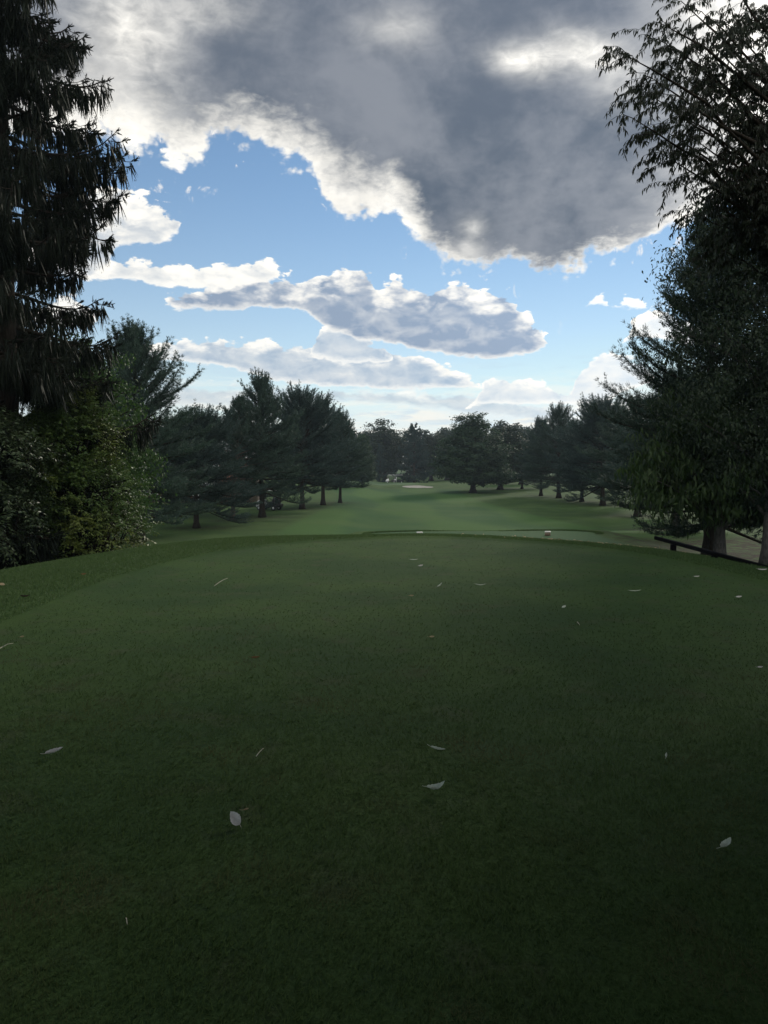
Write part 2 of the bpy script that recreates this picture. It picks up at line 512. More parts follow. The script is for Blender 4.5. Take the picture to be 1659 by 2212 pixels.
def ray(xd, yd):
    """bearing of a spot in the scene as right, ahead, up"""
    u = (xd * 768 / 1659 - 384) / F_PX; v = (512 - yd * 768 / 1659) / F_PX
    return np.array([u, math.cos(PITCH) + v * math.sin(PITCH), -math.sin(PITCH) + v * math.cos(PITCH)])


def at_dist(xd, yd, y):
    r = ray(xd, yd); return np.array([0, 0, EYE]) + r * (y / r[1])


def on_ground(xd, yd):
    r = ray(xd, yd); t0, t1 = 0.3, 400.0
    ts = np.geomspace(t0, t1, 3000)
    P = np.array([0, 0, EYE]) + r * ts[:, None]
    k = np.argmax(P[:, 2] < ground_z(P[:, 0], P[:, 1]))
    p = P[k]; p[2] = gz(p[0], p[1]); return p


def build_ground():
    def axis(near, step, far, growth, start=0.0):
        v = [start]; st = step
        while v[-1] < far:
            if v[-1] > near: st *= growth
            v.append(v[-1] + st)
        return np.array(v)
    xp = axis(9, 0.14, 3000, 1.045); xs = np.concatenate([-xp[:0:-1], xp])
    yp = axis(21, 0.12, 4000, 1.018); yn = axis(1, 0.3, 400, 1.12)
    ys = np.concatenate([-yn[:0:-1], yp])
    XX, YY = np.meshgrid(xs, ys)
    ZZ = ground_z(XX, YY)
    rho = tee_rho(XX, YY); s = (rho - 1) * 4.6
    ZZ = ZZ - 0.045 * (1 - sm(s, -0.02, 0.12))
    V = np.stack([XX, YY, ZZ], -1).reshape(-1, 3)
    ny, nx = XX.shape
    i = (np.arange(ny - 1)[:, None] * nx + np.arange(nx - 1)[None]).ravel()
    F = np.concatenate([np.stack([i, i + 1, i + nx + 1], -1), np.stack([i, i + nx + 1, i + nx], -1)])
    me = Geo().add(V, F).mesh('ground', None, smooth=True)

    def att(name, a):
        t = me.attributes.new(name, 'FLOAT', 'POINT'); t.data.foreach_set('value', a.astype(np.float32).ravel())
    att('tee', 1 - sm(s, -0.05, 0.12))
    w2 = 1 - sm(np.maximum(np.abs(XX - 4.65) - 5.2, np.abs(YY - 34.4) - 3.5), -0.2, 0.2)
    att('fore', w2)
    cx = 5.0 - (YY - 45) * 0.035
    hw = 10.5 + 1.6 * np.sin(YY * 0.05)
    fair = (1 - sm(np.abs(XX - cx), hw - 0.5, hw + 0.5)) * sm(YY, 46, 48) * (1 - sm(YY, 138, 141))
    att('fair', fair)
    att('green', 1 - sm(ell(XX, YY, -1.2, 160, 8.6, 7.6), 0.97, 1.03))
    lit = sm(XX, 9.2, 11.4) * sm(YY, 22.0, 24.5) * (1 - sm(YY, 36, 41)) * (1 - sm(XX, 20, 26))
    lit2 = np.zeros_like(XX)
    for px, py in LITTER: lit2 = np.maximum(lit2, 1 - sm(ell(XX, YY, px, py, 3.4, 3.0), 0.2, 1.0))
    att('litter', np.maximum(lit, lit2 * 0.6))
    m, b = material('turf')
    P = tex_pos()
    n1 = noise(P, 0.45, 4, 0.55); n2 = noise(P, 2.3, 5, 0.6); n3 = noise(P, 60, 4, 0.7); n4 = noise(P, 9, 5, 0.65)
    rough = mixc(sstep(n1, 0.35, 0.65), (0.046, 0.086, 0.028), (0.064, 0.110, 0.034))
    tee = mixc(sstep(n1, 0.36, 0.62), (0.038, 0.074, 0.026), (0.055, 0.096, 0.030))
    tee = mixc(sstep(n2, 0.52, 0.70) * 0.7, tee, (0.064, 0.082, 0.040))
    tee = mixc(sstep(n4, 0.50, 0.72) * 0.5, tee, (0.036, 0.066, 0.034))
    c = mixc(attr('tee'), rough, tee)
    sp = TREE.nodes.new('ShaderNodeSeparateXYZ'); TREE.links.new(P.s, sp.inputs[0])
    st = mth('SINE', (X(sp.outputs[0]) + X(sp.outputs[1]) * 0.12 + n1 * 1.5) * 0.62)
    st2 = mth('SINE', (X(sp.outputs[0]) * 0.75 - X(sp.outputs[1]) * 0.30 + n1 * 1.5) * 0.5)
    fw = mixc(sstep(st * 0.6 + st2 * 0.4, -0.35, 0.35), (0.040, 0.096, 0.032), (0.062, 0.126, 0.036))
    fw = mixc(sstep(noise(P, 0.12, 3, 0.5), 0.5, 0.7) * 0.5, fw, (0.078, 0.128, 0.042))
    c = mixc(attr('fair'), c, fw)
    c = mixc(attr('fore'), c, (0.058, 0.112, 0.050))
    c = mixc(attr('green'), c, (0.085, 0.14, 0.07))
    needle = mixc(sstep(n4, 0.35, 0.65), (0.028, 0.022, 0.014), (0.050, 0.038, 0.025))
    c = mixc(attr('litter') * sstep(n2, 0.38, 0.60), c, needle)
    c = mixc(sstep(n3, 0.3, 0.7), scalec(c, 0.80), scalec(c, 1.16))
    TREE.links.new(c.s, b.inputs['Base Color'])
    b.inputs['Roughness'].default_value = 0.9
    b.inputs['Specular IOR Level'].default_value = 0.06
    bp = TREE.nodes.new('ShaderNodeBump'); bp.inputs['Strength'].default_value = 0.6; bp.inputs['Distance'].default_value = 0.02
    TREE.links.new((n3 + n4).s, bp.inputs['Height']); TREE.links.new(bp.outputs[0], b.inputs['Normal'])
    me.materials.append(m)
    obj('ground', me, kind='structure')

    # bunker sand, a sheet lying in its hollow
    th = np.linspace(0, 2 * math.pi, 72, endpoint=False)
    rr = 1 + 0.16 * np.cos(2 * th + 0.6) + 0.10 * np.cos(3 * th + 2.0)
    rings = np.linspace(0, 1, 9)[1:]
    pts = [(6.5, 148.2)] + [(6.5 + 2.55 * q * r * math.cos(t), 148.2 + 3.1 * q * r * math.sin(t)) for q in rings for t, r in zip(th, rr)]
    pts = np.array(pts); V = np.c_[pts, ground_z(pts[:, 0], pts[:, 1]) + 0.03]
    F = [(0, 1 + j, 1 + (j + 1) % 72) for j in range(72)]
    for q in range(7):
        for j in range(72):
            a = 1 + q * 72 + j; e = 1 + q * 72 + (j + 1) % 72; F += [(a, a + 72, e + 72), (a, e + 72, e)]
    sand = solid_mat('bunker_sand', (0.29, 0.275, 0.25), (0.38, 0.36, 0.33), 3, 0.95, 0.1, 0.3)
    obj('sand_bunker', Geo().add(V, F).mesh('sand_bunker', sand, True), kind='structure')


def build_grass():
    """turf blades of the tee near the camera and the longer rough round it"""
    r = np.random.default_rng(5)
    g_tee = leaf_mat('tee_grass', (0.044, 0.078, 0.026), (0.066, 0.102, 0.034), 0.7, 0.35, 0.1, 1.3, (0.074, 0.086, 0.038))
    g_rough = leaf_mat('rough_grass', (0.056, 0.100, 0.036), (0.082, 0.128, 0.044), 0.6, 0.3, 0.12)
    G = Geo()
    for y0, y1 in ((0.9, 2.4), (2.4, 4.0), (4.0, 6.0), (6.0, 9.0), (9.0, 13.0), (13.0, 17.5)):
        xm = y1 * 0.56 + 0.9
        dens = 14000 / (1 + (y0 / 3.4) ** 4)
        n = int((y1 - y0) * 2 * xm * dens)
        x = r.uniform(-xm, xm, n); y = r.uniform(y0, y1, n)
        k = (tee_rho(x, y) < 1.0) & (r.uniform(0, 1, n) < (1 + (y0 / 3.4) ** 4) / (1 + (y / 3.4) ** 4)); x, y = x[k], y[k]; n = len(x)
        h = 0.022 - 0.009 * sm(y, 4, 11); w = 0.0030 + 0.0010 * np.maximum(y - 2, 0)
        z = ground_z(x, y) - 0.047
        cl = 0.5 + 0.5 * np.sin(x * 7 + 2 * np.sin(y * 5)) * np.sin(y * 6 + 1.5 * np.sin(x * 4 + 1))
        lean = r.normal(0, 0.55, (n, 2)) + np.c_[0.35 * np.sin(x * 2.1 + y), 0.3 * np.cos(y * 1.7 - x)]
        d = unit(np.c_[lean, np.ones(n)])
        nn = unit(r.normal(0, 1, (n, 3)))
        G.needles(np.c_[x, y, z], d, nn, h * r.uniform(0.5, 1.35, n) * (0.75 + 0.5 * cl) + 0.006, w * r.uniform(0.6, 1.3, n))
    obj('tee_grass', G.mesh('tee_grass', g_tee), kind='stuff')
    G = Geo()
    n = 760000
    x = r.uniform(-12, 11, n); y = r.uniform(3.5, 26, n)
    s = (tee_rho(x, y) - 1) * 4.6
    k = (s > 0.0) & (s < 6.0) & (np.abs(x) < y * 0.56 + 1.2) & ~((x > 8.3) & (y > 18))
    k &= r.uniform(0, 1, n) < np.clip(1.3 - s * 0.14, 0.25, 1)
    x, y, s = x[k], y[k], s[k]; n = len(x)
    d = unit(np.c_[r.normal(0, 0.45, (n, 2)), np.ones(n)])
    h = (0.026 + 0.016 * sm(s, 0, 0.5)) * r.uniform(0.5, 1.4, n)
    G.needles(np.c_[x, y, ground_z(x, y) - 0.004], d, unit(r.normal(0, 1, (n, 3))), h, 0.012 * r.uniform(0.6, 1.4, n))
    # taller rim behind the lower tee
    n = 9000
    a = r.uniform(-0.25, math.pi + 0.25, n); rr = r.normal(1.0, 0.016, n)
    x = 4.65 + 5.5 * rr * np.cos(a); y = 36.2 + 2.3 * rr * np.sin(a)
    d = unit(np.c_[r.normal(0, 0.3, (n, 2)), np.ones(n)])
    G.needles(np.c_[x, y, ground_z(x, y) - 0.01], d, unit(r.normal(0, 1, (n, 3))), r.uniform(0.05, 0.12, n), np.full(n, 0.02))
    obj('rough_grass', G.mesh('rough_grass', g_rough), kind='stuff')

# ------------------------------------------------------------------ trees
def limb_path(p0, p1, sag, k=6):
    t = np.linspace(0, 1, k)[:, None]
    return p0 + (p1 - p0) * t + np.array([0, 0, 1.0]) * (sag * 4 * t * (1 - t))


def trunk_geo(r, H, r0, lean=0.15, bend=0.1, sides=9, top=0.985):
    t = np.linspace(0, 1, 16)
    a = r.uniform(0, 6.28)
    x = lean * t * math.cos(a) + bend * np.sin(t * 5 + a) * t; y = lean * t * math.sin(a) + bend * np.cos(t * 4 + a) * t
    P = np.c_[x, y, t * H * top]
    rad = r0 * (1 - t) ** 0.85 * (1 + 0.7 * np.exp(-t * 28)) + 0.012
    g = Geo(); g.tube(P, rad, sides)
    return g, P


def on_trunk(P, z):
    return np.array([np.interp(z, P[:, 2], P[:, 0]), np.interp(z, P[:, 2], P[:, 1]), z])


def pine(seed, H=12.0, R=3.6, base=1.8, r0=0.24, prof=None, rise=1.0, needle=0.22, nw=0.036, tuft=11, step=0.46, bark=None, leaf=None, fan=None, lean=0.2, gap=0.0):
    """white pine: whorls of rising limbs whose side twigs carry brushes of needles"""
    r = np.random.default_rng(seed)
    T, P = trunk_geo(r, H, r0, lean, 0.12)
    prof = prof or [(0, 0.75), (0.15, 1.0), (0.4, 0.9), (0.7, 0.55), (0.9, 0.3), (1, 0.10)]
    tp, td, tl = [], [], []
    z = base
    while z < H * 0.975:
        t = (z - base) / (H - base)
        rr = R * np.interp(t, [p[0] for p in prof], [p[1] for p in prof])
        nb = r.integers(4, 7)
        a0 = r.uniform(0, 6.28)
        for b in range(nb):
            if r.uniform() < gap: continue
            a = a0 + b * 6.283 / nb + r.normal(0, 0.3)
            L = rr * r.uniform(0.62, 1.12)
            e = math.radians(np.interp(t, [0, 0.35, 0.75, 1], [-6, 14, 44, 72]) * rise + r.normal(0, 8))
            h = np.array([math.cos(a), math.sin(a), 0])
            s = np.linspace(0, 1, 7)
            q = on_trunk(P, z + r.normal(0, 0.1)) + h * (L * s * math.cos(e))[:, None]
            q[:, 2] += L * s * math.sin(e) - 0.16 * (1 - t) * L * s ** 2 + 0.22 * L * s ** 4
            T.tube(q, np.linspace(0.012 + 0.016 * L, 0.006, 7), 4, False)
            m = int(5 + L * 3.4)
            for k in range(m):
                sc = 0.22 + 0.78 * (k + r.uniform(0, 1)) / m
                p0 = np.array([np.interp(sc, s, q[:, c]) for c in range(3)])
                side = (-1) ** k
                da = a + side * r.uniform(0.5, 1.1) * (1.15 - 0.6 * sc)
                sd = unit(np.array([math.cos(da), math.sin(da), r.uniform(0.02, 0.5) + 0.5 * t]))
                sl = (L * 0.34 * (1.2 - sc) + 0.22) * r.uniform(0.7, 1.2)
                nt = max(2, int(sl / 0.15))
                w = np.linspace(0.15, 1, nt)
                pp = p0 + sd * (w * sl)[:, None]; pp[:, 2] += 0.18 * sl * w ** 2
                tp.append(pp); td.append(np.tile(sd + np.array([0, 0, 0.35 + 0.5 * t]), (nt, 1))); tl.append(np.full(nt, 1.0))
            w = np.linspace(0.45, 1, max(3, int(L / 0.2)))
            pp = np.c_[[np.interp(w, s, q[:, c]) for c in range(3)]].T
            tp.append(pp); td.append(np.tile(h + np.array([0, 0, 0.5 + t]), (len(w), 1))); tl.append(np.full(len(w), 1.0))
            # upright candles at the tips
            if t > 0.25:
                for c in range(3):
                    base_p = q[-1 - c]
                    ln = r.uniform(0.25, 0.55)
                    w = np.linspace(0, 1, 4)
                    tp.append(base_p + np.array([h[0] * 0.2, h[1] * 0.2, 1]) * (w * ln)[:, None]); td.append(np.tile([h[0] * 0.1, h[1] * 0.1, 1.0], (4, 1))); tl.append(np.full(4, 0.65))
        z += step * r.uniform(0.75, 1.25) * (1.15 - 0.5 * t)
    w = np.linspace(0.86, 1.05, 12) * H
    tp.append(np.c_[np.full(12, P[-1, 0]), np.full(12, P[-1, 1]), w]); td.append(np.tile([0, 0, 1.0], (12, 1))); tl.append(np.full(12, 0.7))
    tp, td, tl = np.concatenate(tp), unit(np.concatenate(td)), np.concatenate(tl)
    n = len(tp)
    p = np.repeat(tp, tuft, 0) + r.normal(0, 0.035, (n * tuft, 3))
    d = unit(np.repeat(td, tuft, 0) * 0.9 + r.normal(0, 0.55, (n * tuft, 3)))
    C = Geo(); C.needles(p, d, unit(r.normal(0, 1, p.shape)), np.repeat(tl, tuft) * needle * r.uniform(0.7, 1.2, len(p)), np.full(len(p), nw))
    return T.mesh('trunk', bark or M_BARK, True), C.mesh('crown', leaf or M_PINE)


def spruce(seed, H=20.0, R=3.0, base=1.5, hang=0.65, step=0.33, r0=0.26, prof=None, nw=0.014, leaf=None, twig=0.034, dense=1.0, fringe=14, zmax=None):
    """spruce with sweeping limbs hung with pendulous branchlets"""
    r = np.random.default_rng(seed)
    T, P = trunk_geo(r, H, r0, 0.1, 0.05)
    prof = prof or [(0, 1.0), (0.3, 0.92), (0.6, 0.62), (0.85, 0.3), (1, 0.05)]
    bp, bl, bd = [], [], []
    z = base
    while z < H * 0.98:
        t = (z - base) / (H - base)
        rr = R * np.interp(t, [p[0] for p in prof], [p[1] for p in prof])
        for b in range(3):
            a = r.uniform(0, 6.283); L = rr * r.uniform(0.55, 1.12)
            h = np.array([math.cos(a), math.sin(a), 0]); sv = np.array([-math.sin(a), math.cos(a), 0])
            s = np.linspace(0, 1, 9)
            e = np.interp(t, [0, 0.6, 1], [-0.12, 0.12, 0.75]) + r.normal(0, 0.06)
            q = on_trunk(P, z + r.normal(0, 0.12)) + h * (L * s)[:, None]
            q[:, 2] += L * (e * s - 0.30 * s ** 1.6 * (1 - 0.6 * t) + 0.34 * s ** 4)
            q += sv * (r.normal(0, 0.12) * L * s ** 2)[:, None]
            T.tube(q, np.linspace(0.014 + 0.016 * L, 0.010, 9), 4, False)
            # short shoots on the limb itself
            axes = [(q, s, 1.0)]
            m = int((4 + L * 3.0) * dense)
            for k in range(m):
                sc = r.uniform(0.3, 0.97)
                p0 = np.array([np.interp(sc, s, q[:, c]) for c in range(3)])
                da = a + (-1) ** k * r.uniform(0.45, 0.95)
                sl = (0.42 * L * (1.15 - sc) + 0.18) * r.uniform(0.7, 1.2)
                w = np.linspace(0, 1, 5)
                dd = np.array([math.cos(da), math.sin(da), 0])
                lq = p0 + dd * (sl * w)[:, None]; lq[:, 2] += -0.30 * sl * w + 0.28 * sl * w ** 3
                axes.append((lq, w, sl / max(L, 0.1)))
                T.tube(lq, np.linspace(0.010, 0.006, 5), 3, False)
            for (ax, w, f) in axes:
                ln = np.linalg.norm(np.diff(ax, axis=0), axis=1).sum()
                nb = max(3, int(ln / 0.075 * dense))
                sc = r.uniform(0.22 if f == 1.0 else 0.05, 1.0, nb)
                pp = np.c_[[np.interp(sc, w, ax[:, c]) for c in range(3)]].T
                tip = np.clip((1 - sc) * 2.2, 0.18, 1)
                bp.append(pp); bl.append(hang * tip * r.uniform(0.35, 1.15, nb) * (0.6 + 0.4 * min(1, L / 2))); 
                dv = np.tile(unit(ax[-1] - ax[0]), (nb, 1)) * (0.55 * (1.15 - tip) + 0.06)[:, None] + np.array([0, 0, -1.0]); dv[:, :2] += r.normal(0, 0.09, (nb, 2))
                bd.append(unit(dv))
                # the live tip, a small comb of shoots
                k = 5
                bp.append(np.tile(ax[-1], (k, 1)) - unit(ax[-1] - ax[-2]) * r.uniform(0, 0.2, (k, 1))); bl.append(r.uniform(0.10, 0.2, k))
                bd.append(unit(unit(ax[-1] - ax[-2]) + r.normal(0, 0.4, (k, 3))))
        z += step * r.uniform(0.7, 1.3)
        if zmax and z > zmax: break
    bp, bl, bd = np.concatenate(bp), np.concatenate(bl), np.concatenate(bd)
    n = len(bp)
    C = Geo()
    for k in range(2):          # two crossed tapering ribbons per branchlet
        C.leaves(bp, bd, unit(r.normal(0, 1, (n, 3)) * [1, 1, 0.1]), bl, np.full(n, twig) * r.uniform(0.7, 1.3, n), 0.1)
    f = fringe
    u = r.uniform(0.02, 1, (n, f, 1))
    p = (bp[:, None] + bd[:, None] * (u * bl[:, None, None])).reshape(-1, 3)
    d = unit((bd[:, None] * 0.8 + r.normal(0, 0.75, (n, f, 3))).reshape(-1, 3))
    C.needles(p, d, unit(r.normal(0, 1, p.shape)), r.uniform(0.025, 0.055, len(p)) * (twig / 0.034), np.full(len(p), nw))
    return T.mesh('trunk', M_BARK, True), C.mesh('crown', leaf or M_SPRUCE)


def broadleaf(seed, H=12.0, lobes=None, leaf=0.2, clumps=420, per=60, r0=0.25, fork=0.3, crad=0.55, mat=None, bark=None, shell=0.45, droop=0.3, shape='leaves', aspect=0.6, trunk_top=0.85, lean=0.2):
    """spreading tree: limbs run to leaf clumps packed into uneven lobes"""
    r = np.random.default_rng(seed)
    T, P = trunk_geo(r, H * trunk_top, r0, lean, 0.15)
    cp, cn = [], []
    vol = np.array([l[3] * l[4] * l[5] for l in lobes]) ** 0.75; vol /= vol.sum()
    for (cx, cy, cz, rx, ry, rz), f in zip(lobes, vol):
        k = int(clumps * f) + 3
        d = unit(r.normal(0, 1, (k, 3)))
        rad = r.uniform(0, 1, (k, 1)) ** shell
        bump = 1 + 0.13 * np.sin(d[:, :1] * 5 + cx) * np.sin(d[:, 1:2] * 6 + cz) + 0.10 * np.sin(d[:, 2:] * 9 + cy)
        cp.append(np.array([cx, cy, cz]) + d * rad * bump * [rx, ry, rz]); cn.append(d)
    cp, cn = np.concatenate(cp), np.concatenate(cn)
    for i in r.choice(len(cp), min(len(cp), 70), False):
        z0 = np.clip(cp[i, 2] - np.linalg.norm(cp[i, :2]) * r.uniform(0.5, 1.0), H * fork, H * trunk_top * 0.95)
        p0 = on_trunk(P, z0)
        q = limb_path(p0, cp[i], 0.06 * np.linalg.norm(cp[i] - p0))
        T.tube(q, np.linspace(0.02 + 0.014 * np.linalg.norm(cp[i] - p0), 0.010, 6), 4, False)
    n = len(cp)
    cr = crad * r.uniform(0.6, 1.3, (n, 1, 1))
    off = r.normal(0, 0.5, (n, per, 3)) * cr * [1, 1, 0.7]
    p = (cp[:, None] + off).reshape(-1, 3)
    nn = unit((cn[:, None] * 0.7 + np.array([0, 0, 0.8]) + r.normal(0, 0.6, (n, per, 3))).reshape(-1, 3))
    d = unit(np.cross(nn, r.normal(0, 1, nn.shape)) + np.array([0, 0, -droop]))
    l = leaf * r.uniform(0.65, 1.3, len(p))
    C = Geo()
    getattr(C, shape)(p, d, nn, l, l * aspect)
    return T.mesh('trunk', bark or M_BARK, True), C.mesh('crown', mat or M_LEAF)


def plant(kind, meshes, loc, rz, scale, label, cat='tree', group=None):
    t = root(kind, loc, rz, label, cat, group, scale)
    obj('trunk', meshes[0], t); obj('crown', meshes[1], t)
    return t


def spot(px, y):            # ground point at a bearing and a distance ahead
    x = (px - 384) / F_PX * y
    return (x, y, gz(x, y) - 0.06)


def reach(py, y, z0, h0):   # scale that lifts a tree of height h0 to a sight line
    top = EYE + (465 - py) / F_PX * y
    return (top - z0) / h0


def grow(kind, meshes, h0, px, y, py_top, wide, rz, label, cat='tree', group=None, loc=None):
    p = loc or spot(px, y)
    s = reach(py_top, y, p[2], h0 * (1.075 if kind == 'pine_tree' else 1.03))
    return plant(kind, meshes, p, rz, (s * wide, s * wide, s), label, cat, group)


LITTER = [((px - 384) / F_PX * y, y) for px, y in ((196, 51), (234, 58), (262, 62), (302, 73), (323, 80), (334, 85), (541, 112), (557, 105), (580, 95), (600, 87), (630, 70), (660, 52))]


def build_trees():
    PINE_ROW = 'pines lining the left of the fairway'
    RIGHT_ROW = 'pines lining the right of the fairway'
    FAR = 'trees closing the far end of the hole'
    p1 = pine(1, 12, 5.4, 2.5)
    p2 = pine(2, 12, 4.7, 2.6, leaf=M_PINE_B, prof=[(0, 0.8), (0.25, 1.0), (0.5, 0.75), (0.75, 0.5), (1, 0.22)])
    p3 = pine(3, 12, 5.0, 2.5, rise=1.15, prof=[(0, 0.95), (0.2, 1.0), (0.5, 0.8), (0.62, 0.52), (0.8, 0.46), (1, 0.30)])
    p4 = pine(4, 12, 5.6, 2.5, leaf=M_PINE_B, prof=[(0, 0.95), (0.2, 1), (0.5, 0.92), (0.75, 0.7), (0.9, 0.42), (1, 0.16)])
    p5 = pine(5, 12, 4.4, 2.4, lean=0.9, gap=0.12, bark=M_BARK_RED)
    p0 = pine(6, 12, 4.0, 1.6, rise=1.2, needle=0.19, nw=0.028, tuft=13, step=0.36, gap=0.03, prof=[(0, 0.85), (0.2, 1.0), (0.5, 0.92), (0.75, 0.62), (1, 0.16)])
    # left row, near to far
    grow('pine_tree', p0, 12, 138, 42, 326, 1.18, 0.3, 'tall brushy pine with upright shoots rising behind the leafy thicket', group=PINE_ROW)
    grow('pine_tree', p4, 12, 196, 51, 414, 1.25, 2.0, 'broad dark pine with the thickest bare lower trunk, left of the thin reddish trunk', group=PINE_ROW)
    grow('pine_tree', p5, 12, 232, 58, 396, 1.0, 1.1, 'thin pine on a slender leaning reddish trunk', group=PINE_ROW)
    grow('pine_tree', p3, 12, 262, 62, 379, 1.05, 4.0, 'pine whose fan-shaped top is the highest in the left row', group=PINE_ROW)
    grow('pine_tree', p4, 12, 302, 73, 394, 1.05, 5.2, 'wide rounded pine in the left row just right of the fan-topped one', group=PINE_ROW)
    grow('pine_tree', p2, 12, 323, 80, 400, 1.0, 0.5, 'pine with a narrow trunk squeezed between two thicker trunks of the left row', group=PINE_ROW)
    grow('pine_tree', p1, 12, 340, 85, 412, 0.86, 3.3, 'last pine of the left row, its low boughs reaching out over the fairway', group=PINE_ROW)
    grow('pine_tree', p2, 12, 106, 60, 372, 1.2, 2.7, 'shaded pine standing behind the brushy pine near the brick house', group=PINE_ROW)
    grow('pine_tree', p1, 12, 178, 63, 420, 1.1, 1.0, 'low dark pine in front of the brick house, behind the thick-trunked pine', group=PINE_ROW)
    # right row
    grow('pine_tree', p2, 12, 541, 112, 420, 1.0, 0.2, 'pointed pine at the far end of the right row, beside the sunlit lawn', group=RIGHT_ROW)
    grow('pine_tree', p3, 12, 559, 105, 408, 1.15, 2.2, 'pine with a bristly fan top in the right row', group=RIGHT_ROW)
    grow('pine_tree', p4, 12, 582, 95, 424, 1.15, 1.2, 'low wide pine between the bristly fan top and the round top in the right row', group=RIGHT_ROW)
    grow('pine_tree', p4, 12, 603, 87, 402, 1.15, 3.4, 'pine with a round bushy top in the right row', group=RIGHT_ROW)
    grow('pine_tree', p1, 12, 638, 70, 398, 1.25, 4.6, 'dark pine between the round-topped pine and the huge right-hand pine', group=RIGHT_ROW)
    grow('pine_tree', p2, 12, 676, 50, 372, 1.3, 5.0, 'shadowed pine half hidden behind the huge right-hand pine', group=RIGHT_ROW)
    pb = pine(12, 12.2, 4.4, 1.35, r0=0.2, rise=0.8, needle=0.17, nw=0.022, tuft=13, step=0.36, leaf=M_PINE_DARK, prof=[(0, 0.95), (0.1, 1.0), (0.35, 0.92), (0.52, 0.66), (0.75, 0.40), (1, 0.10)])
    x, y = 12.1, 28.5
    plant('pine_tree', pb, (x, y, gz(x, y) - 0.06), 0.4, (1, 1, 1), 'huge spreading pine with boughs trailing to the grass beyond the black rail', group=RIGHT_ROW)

    # the far end
    m1 = broadleaf(21, 12, [(0, 0, 6.0, 3.7, 3.7, 4.4), (-0.4, 0, 9.7, 1.9, 1.9, 2.2), (2.0, 0, 4.6, 2.4, 2.4, 2.8), (-2.2, 0.4, 4.2, 2.4, 2.4, 2.6), (0.4, -1, 2.9, 3.6, 3.4, 1.7)], 0.24, 900, 64, 0.28, 0.18, 0.6, M_MAPLE)
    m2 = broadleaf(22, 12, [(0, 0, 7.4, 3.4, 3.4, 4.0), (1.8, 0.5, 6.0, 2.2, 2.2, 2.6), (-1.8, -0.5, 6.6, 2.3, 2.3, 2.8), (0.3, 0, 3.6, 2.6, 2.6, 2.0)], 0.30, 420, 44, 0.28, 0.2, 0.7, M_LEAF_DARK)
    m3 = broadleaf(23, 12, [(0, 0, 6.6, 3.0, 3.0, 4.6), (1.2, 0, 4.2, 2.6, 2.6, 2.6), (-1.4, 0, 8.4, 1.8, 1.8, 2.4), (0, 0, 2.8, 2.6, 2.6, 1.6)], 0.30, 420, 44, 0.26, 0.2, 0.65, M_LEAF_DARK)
    s1 = spruce(31, 12, 4.3, 0.9, 0.4, 0.36, nw=0.07, twig=0.17, dense=0.7, fringe=7, prof=[(0, 1.0), (0.3, 0.9), (0.6, 0.66), (0.85, 0.36), (1, 0.12)], leaf=M_PINE_B)
    grow('maple_tree', m1, 12, 473, 124, 411, 1.45, 0.8, 'large round maple standing alone at the right edge of the fairway', group=FAR)
    grow('maple_tree', m3, 12, 500, 136, 421, 1.7, 2.6, 'darker broadleaf tree close behind the large round maple', group=FAR)
    grow('maple_tree', m1, 12, 362, 138, 433, 0.85, 2.0, 'paler green round tree at the end of the left pine row', group=FAR)
    grow('maple_tree', m2, 12, 385, 198, 415, 1.3, 0.4, 'dark dome-shaped tree above the two parked golf carts', group=FAR)
    grow('spruce_tree', s1, 12, 380, 184, 444, 0.55, 0.4, 'small pale spruce to the left of the two parked golf carts', group=FAR)
    grow('spruce_tree', s1, 12, 414, 178, 424, 0.95, 1.9, 'dark pointed spruce on a short trunk behind the sand bunker', group=FAR)
    grow('maple_tree', m3, 12, 431, 205, 430, 1.7, 1.2, 'dense broadleaf tree just right of the dark pointed spruce', group=FAR)
    grow('maple_tree', m2, 12, 447, 212, 428, 1.6, 5.0, 'dense broadleaf tree filling the gap left of the large round maple', group=FAR)
    grow('maple_tree', m2, 12, 521, 168, 436, 1.7, 3.0, 'low dark tree in the dip of the skyline right of the maple', group=FAR)
    grow('pine_tree', p4, 12, 522, 140, 446, 1.4, 0.9, 'soft dark pine behind the sunlit strip of lawn', group=FAR)
    grow('maple_tree', m3, 12, 205, 118, 411, 1.5, 0.9, 'rounded tree crown showing above the brick house', group=FAR)
    grow('maple_tree', m2, 12, 186, 130, 417, 1.6, 4.0, 'distant rounded crown left of the one above the brick house', group=FAR)
    # wood behind everything, one mass
    r = np.random.default_rng(77)
    C = Geo()
    for k in range(88):
        px = -260 + k * 15.2 + r.uniform(-5, 5); y = 236 + r.uniform(0, 46)
        x = (px - 384) / F_PX * y
        h = r.uniform(14.0, 17.0) * (1 + 0.25 * abs(px - 430) / 500)
        n = 2200
        d = unit(r.normal(0, 1, (n, 3))) * r.uniform(0.3, 1, (n, 1)) ** 0.4
        p = np.array([x, y, h * 0.52 - 2.2]) + d * [4.2, 4.2, h * 0.52]
        nn = unit(d + r.normal(0, 0.5, d.shape)); l = r.uniform(0.7, 1.3, n)
        C.leaves(p, unit(np.cross(nn, r.normal(0, 1, nn.shape))), nn, l, l * 0.7)
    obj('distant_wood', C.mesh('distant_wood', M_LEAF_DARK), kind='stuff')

    # ---------------- left foreground
    sp = spruce(41, 20.5, 2.95, 1.0, 0.66, 0.26, dense=1.35, prof=[(0, 0.95), (0.15, 1.0), (0.35, 0.93), (0.6, 0.72), (0.85, 0.35), (1, 0.05)])
    x, y = -8.75, 18.0
    plant('spruce_tree', sp, (x, y, gz(x, y) - 0.1), 0.0, (1, 1, 1), 'towering dark spruce with hanging branchlets above the leafy thicket')
